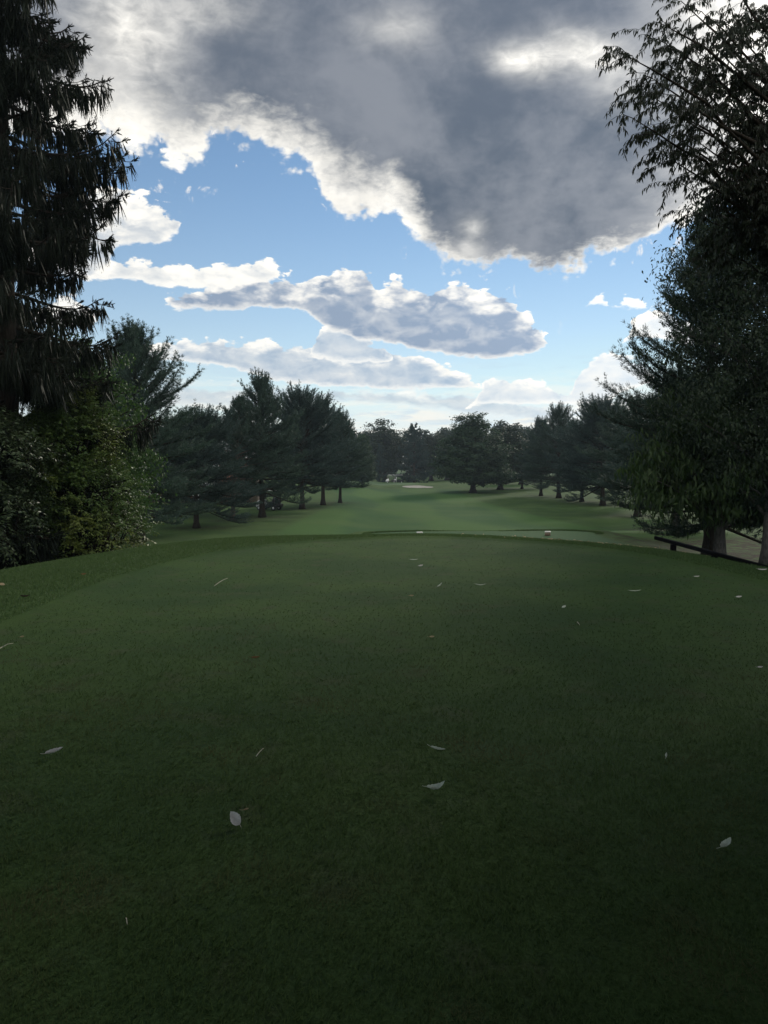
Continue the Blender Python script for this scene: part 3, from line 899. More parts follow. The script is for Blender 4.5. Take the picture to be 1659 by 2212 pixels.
    b1 = broadleaf(42, 8, [(0, 0, 5.0, 1.7, 1.7, 2.5), (0.5, -0.3, 3.2, 1.6, 1.6, 1.9), (-0.6, 0, 6.6, 1.1, 1.1, 1.4)], 0.12, 420, 60, 0.12, 0.2, 0.42, M_LEAF, droop=0.9)
    x, y = -8.5, 22.5
    plant('young_tree', b1, (x, y, gz(x, y) - 0.05), 0.7, (0.9, 0.9, 0.86), 'slim mid-green leafy tree between the towering spruce and the brushy pine')

    # ---------------- right foreground
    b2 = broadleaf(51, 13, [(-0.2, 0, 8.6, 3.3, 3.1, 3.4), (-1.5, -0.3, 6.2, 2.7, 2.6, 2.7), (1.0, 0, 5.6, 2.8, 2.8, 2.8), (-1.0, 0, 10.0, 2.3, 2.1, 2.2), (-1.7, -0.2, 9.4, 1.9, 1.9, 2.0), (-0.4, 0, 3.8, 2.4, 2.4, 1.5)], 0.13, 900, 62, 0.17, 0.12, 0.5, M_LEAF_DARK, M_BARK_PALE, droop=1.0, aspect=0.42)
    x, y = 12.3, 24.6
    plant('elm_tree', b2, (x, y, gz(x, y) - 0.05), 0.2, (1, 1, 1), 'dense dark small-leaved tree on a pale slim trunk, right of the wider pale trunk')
    b3 = broadleaf(52, 8, [(-0.4, 0, 3.9, 2.6, 2.6, 2.0), (-1.9, -0.6, 3.0, 1.6, 1.6, 1.1), (0.6, 0.4, 2.6, 2.6, 2.4, 1.3), (0.2, 0, 5.4, 1.9, 1.9, 1.5)], 0.20, 330, 46, 0.20, 0.15, 0.5, M_LEAF_LIGHT, M_BARK_PALE, droop=1.6, aspect=0.30, shape='lances')
    x, y = 11.5, 26.2
    plant('walnut_tree', b3, (x, y, gz(x, y) - 0.05), 0.0, (1, 1, 1), 'fresh green tree with drooping leaflets on a wide pale trunk beyond the black rail')
    near_cherry()
    thicket()
    # two unseen trees added over and behind the viewer to darken the near turf
    sh = broadleaf(81, 13, [(0, 0.8, 8.4, 6.8, 6.4, 3.8), (2.5, 2.8, 7.0, 4.6, 4.2, 2.4), (-3, 1.6, 7.0, 4.8, 4.6, 2.4), (0, 0.4, 5.2, 6.0, 5.2, 1.7)], 0.5, 1500, 36, 0.34, 0.28, 0.8, M_LEAF_DARK)
    plant('added_shade_tree', sh, (4.4, -3.0, 0), 0.2, (1, 1, 1), 'unseen tree added to shade the near turf, right of the viewer', group='unseen trees added for shade')
    plant('added_shade_tree', sh, (-4.9, -3.2, 0), -0.35, (-1, 1, 1.04), 'unseen tree added to shade the near turf, left of the viewer', group='unseen trees added for shade')


def near_cherry():
    """the close tree at the upper right: arching limbs with long hanging leaves"""
    r = np.random.default_rng(61)
    bx, by = 8.6, 11.4
    z0 = gz(bx, by)
    T = Geo()
    T.tube([(bx, by, z0 - 0.1), (bx - 0.05, by, z0 + 0.25), (bx - 0.1, by, z0 + 1.2), (bx - 0.35, by - 0.05, z0 + 2.6), (bx - 0.6, by - 0.15, z0 + 3.6)], [0.28, 0.2, 0.17, 0.15, 0.14], 10)
    fork = np.array([bx - 0.6, by - 0.15, z0 + 3.6])
    lp, ld = [], []

    def dress(q, lo, gap, ln):
        seg = np.r_[0, np.cumsum(np.linalg.norm(np.diff(q, axis=0), axis=1))]
        n = int(seg[-1] * (1 - lo) / gap)
        if n < 1: return
        u = seg[-1] * (lo + (1 - lo) * np.sort(r.uniform(0, 1, n)))
        lp.append(np.c_[[np.interp(u, seg, q[:, c]) for c in range(3)]].T)
        tn = unit(q[-1] - q[0])
        ld.append(unit(tn * 0.35 + np.array([0, 0, -0.75]) + r.normal(0, 0.36, (n, 3))))

    def twig(p, d, L, lo=0.1, gap=0.013, rad=0.006, depth=1):
        k = 9; w = np.linspace(0, 1, k)
        arch = r.uniform(0.25, 0.8)
        q = p + d * (L * w)[:, None]
        q[:, 2] -= arch * L * w ** 2.2
        q[:, :2] += r.normal(0, 0.03, (k, 2)) * w[:, None]
        T.tube(q, np.linspace(rad, 0.002, k), 4, False)
        dress(q, lo, gap, L)
        if depth:
            for j in range(int(L / 0.16)):
                s = r.uniform(0.12, 0.95); pp = np.array([np.interp(s, w, q[:, c]) for c in range(3)])
                a = r.uniform(0, 6.28)
                dd = unit(d * 0.5 + np.array([math.cos(a), math.sin(a), r.uniform(-0.55, 0.25)]) * 0.75)
                twig(pp, dd, r.uniform(0.16, 0.42), 0.0, gap, 0.003, 0)

    def limb(tip, bow, rad, dens=1.0, side=1.0, start=None):
        p0 = fork if start is None else start
        k = 14; w = np.linspace(0, 1, k)
        q = p0 + (np.array(tip) - p0) * w[:, None]
        q[:, 2] += bow * 4 * w * (1 - w)
        q += r.normal(0, 0.035, (k, 3)) * (w * (1 - w) * 4)[:, None]
        T.tube(q, rad * (1 - w) ** 0.8 + 0.004, 6, False)
        L = np.linalg.norm(np.array(tip) - p0)
        tn = unit(np.array(tip) - p0)
        for j in range(int(L * 7.5 * dens)):
            s = 1 - 0.84 * r.uniform(0, 1) ** 0.9
            pp = np.array([np.interp(s, w, q[:, c]) for c in range(3)])
            a = r.uniform(0, 6.28)
            dd = unit(tn * 0.75 + side * np.array([math.cos(a) * 0.8, math.sin(a) * 0.8, r.uniform(-0.45, 0.5)]))
            twig(pp, dd, r.uniform(0.3, 0.85) * (1.15 - 0.55 * s))
        twig(q[-1], unit(q[-1] - q[-3]), 0.35)
        return q

    # limb tips: bearing in the sky and distance ahead
    for xd, yd, y, bow, rad, dn in ((1352, 120, 10.2, 0.5, 0.055, 0.62), (1366, 255, 10.6, 0.25, 0.05, 0.62), (1430, 52, 10.5, 0.75, 0.055, 0.8), (1410, 170, 10.0, 0.3, 0.05, 0.8),
                                  (1435, 335, 10.8, 0.1, 0.045, 0.8), (1480, 10, 11.2, 0.5, 0.055, 0.9), (1480, 120, 10.8, 0.35, 0.05, 1.0), (1440, 230, 11.3, 0.3, 0.05, 1.0),
                                  (1500, 300, 10.6, 0.2, 0.05, 1.1), (1560, -60, 11.5, 0.4, 0.05, 1.0), (1580, 60, 11.9, 0.4, 0.05, 1.1), (1560, 200, 11.6, 0.2, 0.05, 1.2),
                                  (1590, 340, 11.4, 0.1, 0.045, 1.2), (1640, 130, 12.0, 0.2, 0.045, 1.2), (1660, 280, 12.2, 0.1, 0.045, 1.3), (1480, 400, 11.5, 0.0, 0.04, 1.0),
                                  (1600, 430, 11.6, -0.1, 0.04, 1.2), (1700, -100, 11.8, 0.3, 0.05, 1.0), (1720, 60, 11.3, 0.2, 0.05, 1.0), (1700, 220, 11.6, 0.1, 0.05, 1.2), (1690, 400, 11.3, 0.0, 0.045, 1.2),
                                  (1405, 205, 10.9, 0.3, 0.045, 0.7), (1440, 285, 11.2, 0.2, 0.045, 0.8), (1430, 90, 11.0, 0.5, 0.045, 0.8), (1520, 30, 11.0, 0.5, 0.045, 0.9), (1600, -10, 11.6, 0.4, 0.045, 1.0), (1445, 140, 11.6, 0.3, 0.045, 1.0), (1535, 90, 11.2, 0.3, 0.045, 1.1), (1520, 360, 12.0, 0.1, 0.045, 1.2), (1625, 240, 11.0, 0.2, 0.045, 1.2), (1560, 470, 12.2, 0.0, 0.04, 1.3), (1500, 455, 11.8, 0.0, 0.04, 1.1), (1530, 520, 12.0, -0.1, 0.04, 1.2), (1660, 500, 12.0, -0.1, 0.04, 1.3), (1640, 380, 12.3, 0.0, 0.04, 1.3)):
        limb(at_dist(xd, yd, y), bow, rad, dn)
    # crown outside the picture, to the right
    for k in range(16):
        a = r.uniform(-1.9, 1.4); ln = r.uniform(2.6, 4.4)
        limb(fork + np.array([math.cos(a) * ln, math.sin(a) * ln, r.uniform(0.6, 4.2)]), 0.4, 0.05, 0.8)
    lp, ld = np.concatenate(lp), np.concatenate(ld)
    n = len(lp)
    C = Geo()
    l = r.uniform(0.042, 0.080, n)
    C.lances(lp, ld, unit(r.normal(0, 1, (n, 3)) * [1, 1, 0.4]), l, l * r.uniform(0.20, 0.30, n))
    t = root('cherry_tree', (0, 0, 0), 0, 'close tree with arching limbs and long hanging leaves against the sky', 'tree')
    t.location = (bx, by, z0)
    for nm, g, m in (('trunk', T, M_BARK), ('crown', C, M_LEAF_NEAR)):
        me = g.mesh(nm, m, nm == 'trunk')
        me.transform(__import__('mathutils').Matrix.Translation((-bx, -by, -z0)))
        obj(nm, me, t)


def shrub_mesh(seed, lobes, n_shoot, leaf, gap, mat, up=0.5, arch=0.6, aspect=0.5, shoot=0.7):
    """shoots springing from lobed mounds, leaves set along every shoot"""
    r = np.random.default_rng(seed)
    S, L = Geo(), Geo()
    lp, ld, ln = [], [], []
    vol = np.array([l[3] * l[5] for l in lobes]); vol = vol / vol.sum()
    for (cx, cy, cz, rx, ry, rz), f in zip(lobes, vol):
        k = int(n_shoot * f)
        d = unit(r.normal(0, 1, (k, 3))); d[:, 2] = np.where(d[:, 2] < -0.5, -d[:, 2], d[:, 2])
        bump = 0.86 + 0.16 * np.sin(d[:, 0] * 6 + seed) * np.sin(d[:, 2] * 5 + cx) + r.normal(0, 0.07, k)
        p = np.array([cx, cy, cz]) + d * bump[:, None] * [rx, ry, rz]
        keep = p[:, 2] > 0.03
        p, d = p[keep], d[keep]; k = len(p)
        dv = unit(d + np.array([0, 0, up]) + r.normal(0, 0.35, (k, 3)))
        le = shoot * r.uniform(0.35, 1.15, k); ar = arch * r.uniform(0.3, 1.2, k)
        w = np.linspace(0, 1, 5)
        for i in range(k):
            q = p[i] + dv[i] * (le[i] * (w - 0.45))[:, None]; q[:, 2] -= ar[i] * le[i] * w ** 2
            q[:, 2] = np.maximum(q[:, 2], 0.02)
            if i % 2 == 0: S.tube(q, np.linspace(0.006, 0.002, 5), 3, False)
            m = max(3, int(le[i] / gap))
            u = np.linspace(0.05, 1, m)
            lp.append(np.c_[[np.interp(u, w, q[:, c]) for c in range(3)]].T)
            sd = unit(np.cross(dv[i], [0.1, 0.2, 1.0]))
            sg = np.where(np.arange(m) % 2 == 0, 1.0, -1.0)[:, None]
            ld.append(unit(sd * sg * 0.8 + dv[i] * 0.5 + np.array([0, 0, -0.25 - 0.5 * ar[i]]) + r.normal(0, 0.25, (m, 3))))
            ln.append(np.tile(unit(d[i] * 0.6 + np.array([0, 0, 1.0])), (m, 1)))
    # stems up the middle
    for (cx, cy, cz, rx, ry, rz) in lobes:
        for k in range(7):
            a = r.uniform(0, 6.28); b = np.array([cx + 0.3 * rx * math.cos(a), cy + 0.3 * ry * math.sin(a), -0.15])
            e = np.array([cx + 0.75 * rx * math.cos(a), cy + 0.75 * ry * math.sin(a), cz + rz * r.uniform(0.1, 0.7)])
            S.tube(limb_path(b, e, 0.12), np.linspace(0.03, 0.008, 6), 5, False)
    lp, ld, ln = np.concatenate(lp), np.concatenate(ld), np.concatenate(ln)
    l = leaf * r.uniform(0.55, 1.35, len(lp))
    L.leaves(lp, ld, unit(ln + r.normal(0, 0.3, ln.shape)), l, l * aspect * r.uniform(0.8, 1.2, len(lp)), 0.18)
    return S.mesh('stems', M_BARK, False), L.mesh('foliage', mat)


def thicket():
    def bush(name, lobes, loc, label, *a, **k):
        z = gz(loc[0], loc[1])
        t = root(name, (loc[0], loc[1], z), 0, label, 'shrub', 'shrubs of the thicket on the left')
        s, l = shrub_mesh(a[0], lobes, *a[1:], **k)
        obj('stems', s, t); obj('foliage', l, t)
    bush('leafy_shrub', [(0, 0, 1.3, 1.3, 1.4, 1.35), (-0.5, 0.3, 2.5, 1.3, 1.3, 1.2), (0.35, -0.2, 0.7, 1.2, 1.2, 0.8), (-0.2, 0.2, 3.3, 0.9, 0.9, 0.7)], (-7.05, 17.9),
         'sprawling yellow-green shrub at the right end of the thicket', 71, 3000, 0.075, 0.035, M_SHRUB)
    bush('large_leaved_shrub', [(0, 0, 1.2, 1.3, 1.3, 1.25), (0.1, 0.2, 2.5, 1.3, 1.3, 1.0), (-1.2, 0, 1.5, 1.4, 1.2, 1.5), (-0.9, 0.5, 2.8, 1.1, 1.1, 0.9)], (-8.45, 15.9),
         'dark large-leaved shrub with long arching shoots at the left edge', 72, 3000, 0.092, 0.045, M_SHRUB_DARK, arch=0.8, aspect=0.45, shoot=0.9)
    bush('vine_covered_shrub', [(0, 0, 1.6, 1.2, 1.3, 1.6), (-0.4, 0, 3.0, 1.2, 1.2, 0.9), (0.5, 0.2, 2.4, 1.0, 1.0, 1.0)], (-8.0, 19.2),
         'tall bright green vine-covered shrub under the towering spruce', 73, 2000, 0.085, 0.04, M_LEAF)

# ------------------------------------------------------------------ built things
def build_fence():
    wood = solid_mat('black_stained_wood', (0.004, 0.004, 0.005), (0.010, 0.010, 0.011), 6, 0.9, 0.05, 0.4, (8, 1, 8))
    A = np.array([5.90, 16.65]); B = np.array([6.95, 11.9])
    t = root('rail_fence', (A[0], A[1], gz(*A)), 0, 'low black wooden rail fence along the right edge of the tee', 'fence')
    o = np.array([A[0], A[1], gz(*A)])
    u = (B - A) / np.linalg.norm(B - A); L = np.linalg.norm(B - A); nrm = np.array([-u[1], u[0]])
    # top rail, a squared beam in two lengths that follow the ground
    def beam(g, p, q, w, h):
        d = unit(q - p); s = unit(np.cross(d, [0, 0, 1.0])) * w / 2; up = unit(np.cross(s, d)) * h / 2
        c = 0.12
        prof = [(-1, -1 + c), (-1 + c, -1), (1 - c, -1), (1, -1 + c), (1, 1 - c), (1 - c, 1), (-1 + c, 1), (-1, 1 - c)]
        V = [p + s * a + up * b for a, b in prof] + [q + s * a + up * b for a, b in prof]
        F = [(0, k + 1, k) for k in range(1, 7)] + [(8, 8 + k, 8 + k + 1) for k in range(1, 7)]
        for j in range(8): F += [(j, (j + 1) % 8, 8 + (j + 1) % 8), (j, 8 + (j + 1) % 8, 8 + j)]
        g.add(np.array(V) - o, F)
    def top(s): p = A + u * s; return np.array([p[0], p[1], 0.02 - 0.0576 * s])
    g = Geo(); beam(g, top(0), top(4.3), 0.08, 0.07); obj('rail', g.mesh('rail', wood), t)
    for s in (0.66, 2.02, 3.36, 4.2):
        p = A + u * s
        g = Geo(); z = gz(*p)
        g.box(p[0] - 0.05 - o[0], p[0] + 0.05 - o[0], p[1] - 0.05 - o[1], p[1] + 0.05 - o[1], z - 0.45 - o[2], top(s)[2] - 0.037 - o[2], 0.008)
        obj('post', g.mesh('post', wood), t)


def build_markers():
    white = solid_mat('white_marker_paint', (0.72, 0.70, 0.66), (0.82, 0.80, 0.77), 20, 0.5)
    brown = solid_mat('weathered_marker_wood', (0.16, 0.11, 0.08), (0.26, 0.19, 0.14), 12, 0.8)
    for k, (xd, lab) in enumerate(((1679, 'left white-topped tee marker on the lower tee, nearly hidden by the crest'),
                                   (2193, 'white-topped wooden tee marker on the lower tee, right one with its brown side showing'))):
        y = 35.2
        x = (xd / 4 - 384) / F_PX * y
        z = gz(x, y)
        t = root('tee_marker', (x, y, z), 0.25 - k * 0.5, lab, 'tee marker', 'tee markers on the lower tee')
        g = Geo(); g.prism([(-0.13, 0.0), (0.13, 0.0), (0.12, 0.145), (-0.12, 0.145)], -0.08, 0.08); obj('block', g.mesh('block', brown), t)
        g = Geo(); g.box(-0.135, 0.135, -0.09, 0.09, 0.147, 0.205, 0.012); obj('cap', g.mesh('cap', white), t)


def build_carts():
    white = solid_mat('white_cart_shell', (0.70, 0.71, 0.72), (0.80, 0.80, 0.80), 3, 0.35, 0.5)
    dark = solid_mat('black_cart_plastic', (0.010, 0.010, 0.012), (0.022, 0.022, 0.024), 5, 0.5)
    grey = solid_mat('cart_seat_vinyl', (0.05, 0.05, 0.055), (0.08, 0.08, 0.085), 5, 0.6)
    steel = solid_mat('cart_frame_steel', (0.25, 0.25, 0.26), (0.35, 0.35, 0.36), 5, 0.4, 0.5, metal=0.7)

    def m(fn, name, mat):
        g = Geo(); fn(g); return g.mesh(name, mat)
    cowl = m(lambda g: g.prism([(0.55, 0.28), (1.18, 0.28), (1.24, 0.5), (1.10, 0.78), (0.78, 0.98), (0.62, 0.98)], -0.5, 0.5), 'front_cowl', white)
    tub = m(lambda g: (g.prism([(-1.12, 0.30), (0.55, 0.30), (0.55, 0.38), (0.10, 0.38), (-0.02, 0.62), (-0.75, 0.66), (-1.14, 0.58)], -0.54, 0.54)), 'body', dark)
    seat = m(lambda g: (g.box(-0.62, 0.0, -0.5, 0.5, 0.665, 0.78, 0.03)), 'seat', grey)
    back = m(lambda g: (g.prism([(-0.62, 0.80), (-0.52, 0.80), (-0.66, 1.20), (-0.74, 1.20)], -0.5, 0.5)), 'backrest', grey)
    roof = m(lambda g: (g.box(-1.0, 0.78, -0.56, 0.56, 1.80, 1.88, 0.03)), 'roof', white)
    shield = m(lambda g: (g.prism([(0.74, 0.99), (0.765, 0.99), (0.62, 1.79), (0.595, 1.79)], -0.47, 0.47)), 'windscreen', grey)
    posts = [m(lambda g, s=s: g.tube([(0.70, 0.5 * s, 0.97), (0.60, 0.5 * s, 1.80)], 0.018, 6), 'post', steel) for s in (-1, 1)] + \
            [m(lambda g, s=s: g.tube([(-0.82, 0.5 * s, 0.6), (-0.88, 0.5 * s, 1.80)], 0.018, 6), 'post', steel) for s in (-1, 1)]
    wheel = m(lambda g: (g.tube([(0, -0.09, 0), (0, -0.07, 0), (0, 0.07, 0), (0, 0.09, 0)], [0.19, 0.23, 0.23, 0.19], 18)), 'wheel', dark)
    rim = m(lambda g: g.tube([(0, -0.10, 0), (0, 0.10, 0)], [0.11, 0.11], 12), 'rim', white)
    wheelf = m(lambda g: (g.tube([(0.66, -0.1, 1.0), (0.50, -0.1, 1.12)], 0.015, 6), g.tube([(0.42, -0.28, 1.06), (0.50, -0.2, 1.16), (0.54, -0.1, 1.19), (0.50, 0.0, 1.16), (0.42, 0.08, 1.06)], 0.016, 6)), 'steering_wheel', dark)
    bag = m(lambda g: (g.tube([(-1.0, 0, 0.6), (-1.02, 0, 0.9), (-1.06, 0, 1.42)], [0.15, 0.16, 0.14], 10), [g.tube([(-1.05 + 0.04 * k, 0.06 * k, 1.4), (-1.09 + 0.04 * k, 0.07 * k, 1.58)], 0.02, 5) for k in (-1, 0, 1)]), 'golf_bag', grey)

    def cart(loc, rz, label, bl, s=1.0):
        t = root('golf_cart', loc, rz, label, 'golf cart', 'golf carts parked by the trees', (s, s, s))
        for nm, me in (('front_cowl', cowl), ('body', tub), ('seat', seat), ('backrest', back), ('roof', roof), ('windscreen', shield), ('steering_wheel', wheelf)): obj(nm, me, t)
        for p in posts: obj('post', p, t)
        for x in (0.80, -0.72):
            for y in (-0.50, 0.50):
                w = obj('wheel', wheel, t); w.location = (x, y, 0.23); q = obj('rim', rim, w)
        b = obj('golf_bag', bag, None); b.location = loc; b.rotation_euler = (0, 0, rz); b.scale = (s, s, s)
        tag(b, 'dark golf bag on the back of the ' + bl, 'golf bag', 'bags on the golf carts')
    y = 177.0
    for xd, rz, lab, bl in ((1565, 3.0, 'white-fronted golf cart at the far trees, the left of the two side by side', 'left one of the two far golf carts'), (1594, 3.1, 'white-fronted golf cart at the far trees, the right of the two side by side', 'right one of the two far golf carts')):
        x = (xd / 4 - 384) / F_PX * y
        cart((x, y, gz(x, y)), rz, lab, bl)
    y = 71.5; x = (269.5 - 384) / F_PX * y
    cart((x, y, gz(x, y)), 2.75, 'golf cart parked under the left pines, white cowl beside a trunk', 'golf cart under the left pines')
    # pale marker post next to the far carts
    y = 176.0; x = (1585.5 / 4 - 384) / F_PX * y
    g = Geo(); g.tube([(0, 0, -0.2), (0, 0, 1.35), (0, 0, 1.4)], [0.07, 0.07, 0.045], 8)
    p = obj('marker_post', g.mesh('marker_post', solid_mat('pale_post_paint', (0.6, 0.6, 0.6), (0.7, 0.7, 0.7), 4)))
    p.location = (x, y, gz(x, y)); tag(p, 'pale upright post between the two far golf carts', 'post')


def brick_mat():
    m, b = material('red_brick')
    br = TREE.nodes.new('ShaderNodeTexBrick')
    mp = TREE.nodes.new('ShaderNodeMapping'); mp.inputs['Rotation'].default_value = (math.radians(90), 0, 0)
    TREE.links.new(tex_obj().s, mp.inputs[0]); TREE.links.new(mp.outputs[0], br.inputs['Vector'])
    br.inputs['Color1'].default_value = (0.20, 0.075, 0.05, 1); br.inputs['Color2'].default_value = (0.27, 0.11, 0.075, 1); br.inputs['Mortar'].default_value = (0.30, 0.27, 0.24, 1)
    br.inputs['Scale'].default_value = 4.5; br.inputs['Mortar Size'].default_value = 0.012
    TREE.links.new(br.outputs['Color'], b.inputs['Base Color']); b.inputs['Roughness'].default_value = 0.9
    return m


def build_house():
    wallm = brick_mat()
    white = solid_mat('white_trim_paint', (0.74, 0.75, 0.76), (0.82, 0.82, 0.82), 3, 0.5)
    shingle = solid_mat('grey_roof_shingle', (0.16, 0.17, 0.19), (0.26, 0.27, 0.29), 6, 0.8, 0.3, 0.5, (1, 3, 1))
    blind = solid_mat('pale_window_blind', (0.62, 0.66, 0.72), (0.74, 0.77, 0.82), 2, 0.25, 0.5, 0, (1, 1, 12))
    y0 = 84.0
    x0, x1 = -30.0, -14.5
    z0 = gz(-22, y0)
    t = root('brick_house', (0, y0, z0), 0, 'two-storey brick house with white windows seen through the left pines', 'house')
    W, H, D = x1 - x0, 4.9, 9.0
    g = Geo(); g.box(x0, x1, 0, D, -0.4, H); obj('wall', g.mesh('wall', wallm), t)
    # hipped roof with overhanging eaves
    e = 0.6; rz = H + 0.14; top = H + 2.1
    V = [(x0 - e, -e, rz), (x1 + e, -e, rz), (x1 + e, D + e, rz), (x0 - e, D + e, rz), (x0 + 4.2, D / 2, top), (x1 - 4.2, D / 2, top)]
    F = [(0, 1, 5), (0, 5, 4), (1, 2, 5), (2, 3, 4), (2, 4, 5), (3, 0, 4), (0, 2, 1), (0, 3, 2)]
    rf = obj('roof', Geo().add(V, F).mesh('roof', shingle), t)
    g = Geo(); g.box(x1 - 5.2, x1 - 4.4, D / 2 - 0.4, D / 2 + 0.4, top - 0.6, top + 0.9, 0.03); obj('chimney', g.mesh('chimney', wallm), rf)
    g = Geo(); g.box(x0 - e, x1 + e, -e - 0.03, -e + 0.12, H - 0.1, H + 0.137); obj('fascia', g.mesh('fascia', white), t)

    def window(cx, cz, w, h):
        g = Geo(); f = 0.09
        g.box(cx - w / 2 - f, cx + w / 2 + f, -0.07, -0.003, cz + h / 2, cz + h / 2 + f); g.box(cx - w / 2 - f, cx + w / 2 + f, -0.07, -0.003, cz - h / 2 - f, cz - h / 2)
        g.box(cx - w / 2 - f, cx - w / 2, -0.068, -0.003, cz - h / 2, cz + h / 2); g.box(cx + w / 2, cx + w / 2 + f, -0.068, -0.003, cz - h / 2, cz + h / 2)
        g.box(cx - 0.03, cx + 0.03, -0.064, -0.003, cz - h / 2, cz + h / 2)
        wd = obj('window', g.mesh('window', white), t)
        g = Geo(); g.box(cx - w / 2, cx + w / 2, -0.03, -0.003, cz - h / 2, cz + h / 2); obj('pane', g.mesh('pane', blind), wd)
    for px, w in ((133, 1.6), (165, 1.6), (186, 1.9), (202, 1.9), (212, 1.4)):
        window((px - 384) / F_PX * y0, 4.05, w, 1.4)
    for px, w in ((150, 1.6), (188, 1.3), (207, 2.0)):
        window((px - 384) / F_PX * y0, 1.75, w, 1.5)
    cx = (197 - 384) / F_PX * y0
    g = Geo(); g.box(cx - 0.5, cx + 0.5, -0.06, -0.003, 0.05, 2.15); d = obj('door', g.mesh('door', white), t)
    g = Geo(); g.tube([(cx + 0.38, -0.12, 1.05), (cx + 0.38, -0.06, 1.05)], 0.04, 8); obj('handle', g.mesh('handle', shingle), d)


# ------------------------------------------------------------------ fallen leaves and twigs
def build_litter():
    pale = solid_mat('dry_pale_leaf', (0.54, 0.50, 0.47), (0.74, 0.70, 0.66), 30, 0.7, 0.3, 0.2)
    silver = solid_mat('silvery_leaf_underside', (0.46, 0.50, 0.41), (0.66, 0.68, 0.58), 30, 0.6, 0.3, 0.2)
    brown = solid_mat('brown_dry_leaf', (0.16, 0.08, 0.035), (0.28, 0.15, 0.07), 30, 0.8, 0.2, 0.2)
    dark = solid_mat('dark_rotting_leaf', (0.03, 0.016, 0.012), (0.06, 0.035, 0.025), 30, 0.8)
    tan = solid_mat('tan_dry_leaf', (0.36, 0.27, 0.15), (0.46, 0.36, 0.22), 30, 0.7)

    def leaf_mesh(L, W, roll, curl, twist, mat, seed):
        r = np.random.default_rng(seed)
        nu, nv = 13, 7
        V = []
        for i in range(nu):
            u = i / (nu - 1)
            hw = W / 2 * (math.sin(math.pi * u ** 0.8) ** 0.8) * (1 + 0.05 * math.sin(u * 40)) + 0.0006
            ang = curl * (u - 0.35)
            for j in range(nv):
                v = j / (nv - 1) * 2 - 1
                x = L * (u - 0.5); z = 0.5 * curl * L * (u - 0.45) ** 2
                y = hw * v * math.cos(roll * v * v * 0.9)
                zz = hw * abs(v) * math.sin(roll * abs(v)) + 0.0015 * math.sin(u * 25 + v * 5)
                a = twist * (u - 0.5)
                V.append((x, y * math.cos(a) - zz * math.sin(a), z + y * math.sin(a) + zz * math.cos(a)))
        V = np.array(V); V[:, 2] -= V[:, 2].min()
        F = []
        for i in range(nu - 1):
            for j in range(nv - 1):
                a = i * nv + j; F += [(a, a + 1, a + nv + 1), (a, a + nv + 1, a + nv)]
        F = np.array(F)
        g = Geo(); up = V + [0, 0, 0.0006]
        g.add(np.concatenate([up, V]), np.concatenate([F, F[:, ::-1] + len(V)]))
        mid = V[nv // 2::nv] + [0, 0, 0.0008]
        g.tube(mid, np.linspace(0.0014, 0.0004, len(mid)), 5)
        g.tube([mid[0] + [-0.02 * 1.0, 0.004, 0.006], mid[0] + [-0.01, 0.001, 0.002], mid[0]], 0.0009, 5)
        return g.mesh('fallen_leaf', mat, True)

    def leaf(xd, yd, L, W, rz, mat, label, roll=0.5, curl=1.2, twist=0.3, tilt=(0, 0), seed=0):
        p = on_ground(xd, yd)
        if p[1] > 6: L, W = L * 0.78, W * 0.72
        o = obj('fallen_leaf', leaf_mesh(L, W, roll, curl, twist, mat, seed))
        o.location = (p[0], p[1], p[2] + (-0.028 if tee_rho(p[0], p[1]) < 1 else 0.03)); 
        from mathutils import Matrix
        o.rotation_euler = (Matrix.Rotation(tilt[1], 3, 'Z') @ Matrix.Rotation(tilt[0], 3, 'X') @ Matrix.Rotation(rz, 3, 'Z')).to_euler()
        o.location.z += 0.25 * L * math.sin(tilt[0])
        return tag(o, label, 'leaf', 'leaves fallen on the lawn')

    leaf(508, 1763, 0.074, 0.054, 2.2, pale, 'largest pale grey curled leaf, alone on the dark near turf', 0.6, 1.0, 0.5, (0.95, 0.15), 1)
    leaf(117, 1619, 0.10, 0.035, 0.5, pale, 'greyish folded leaf at the left, well apart from the largest leaf', 0.9, 0.9, 0.4, (0.4, 0), 2)
    leaf(946, 1612, 0.09, 0.022, -0.35, silver, 'narrow pale leaf with a thin bright edge, just above the crescent-shaped leaf', 0.9, 1.0, 0.2, (0.3, 0), 3)
    leaf(942, 1697, 0.095, 0.04, 0.35, silver, 'crescent-shaped silvery leaf with one tip turned up', 0.8, 3.0, 0.9, (0.5, -0.2), 4)
    leaf(1570, 1816, 0.062, 0.036, 1.3, silver, 'upright whitish-green leaf half in its own shade at the lower right', 0.7, 2.0, 0.9, (0.5, -0.9), 5)
    leaf(1218, 1308, 0.085, 0.045, 0.6, silver, 'small whitish scrap of leaf right of centre on the mown tee', 0.5, 1.2, 0.6, (0.4, 0.2), 6)
    leaf(1372, 1274, 0.20, 0.03, 0.05, silver, 'long thin pale leaf lying crosswise on the right of the tee', 0.6, 0.6, 0.1, (0.2, 0), 7)
    leaf(1038, 1261, 0.18, 0.03, -0.1, silver, 'long thin pale leaf lying crosswise just right of the tee centre', 0.6, 1.0, 0.1, (0.2, 0), 8)
    leaf(950, 1263, 0.12, 0.04, 1.2, silver, 'pale leaf standing on edge near the tee centre', 0.8, 1.6, 0.4, (0.5, -0.5), 9)
    leaf(894, 1207, 0.18, 0.035, 0.0, silver, 'farthest pale leaf lying flat near the front of the tee', 0.4, 0.6, 0.1, (0.2, 0), 10)
    leaf(909, 1220, 0.11, 0.06, 0.5, pale, 'tiny whitish leaf a little nearer than the farthest pale leaf', 0.6, 1.2, 0.3, (0.3, 0), 11)
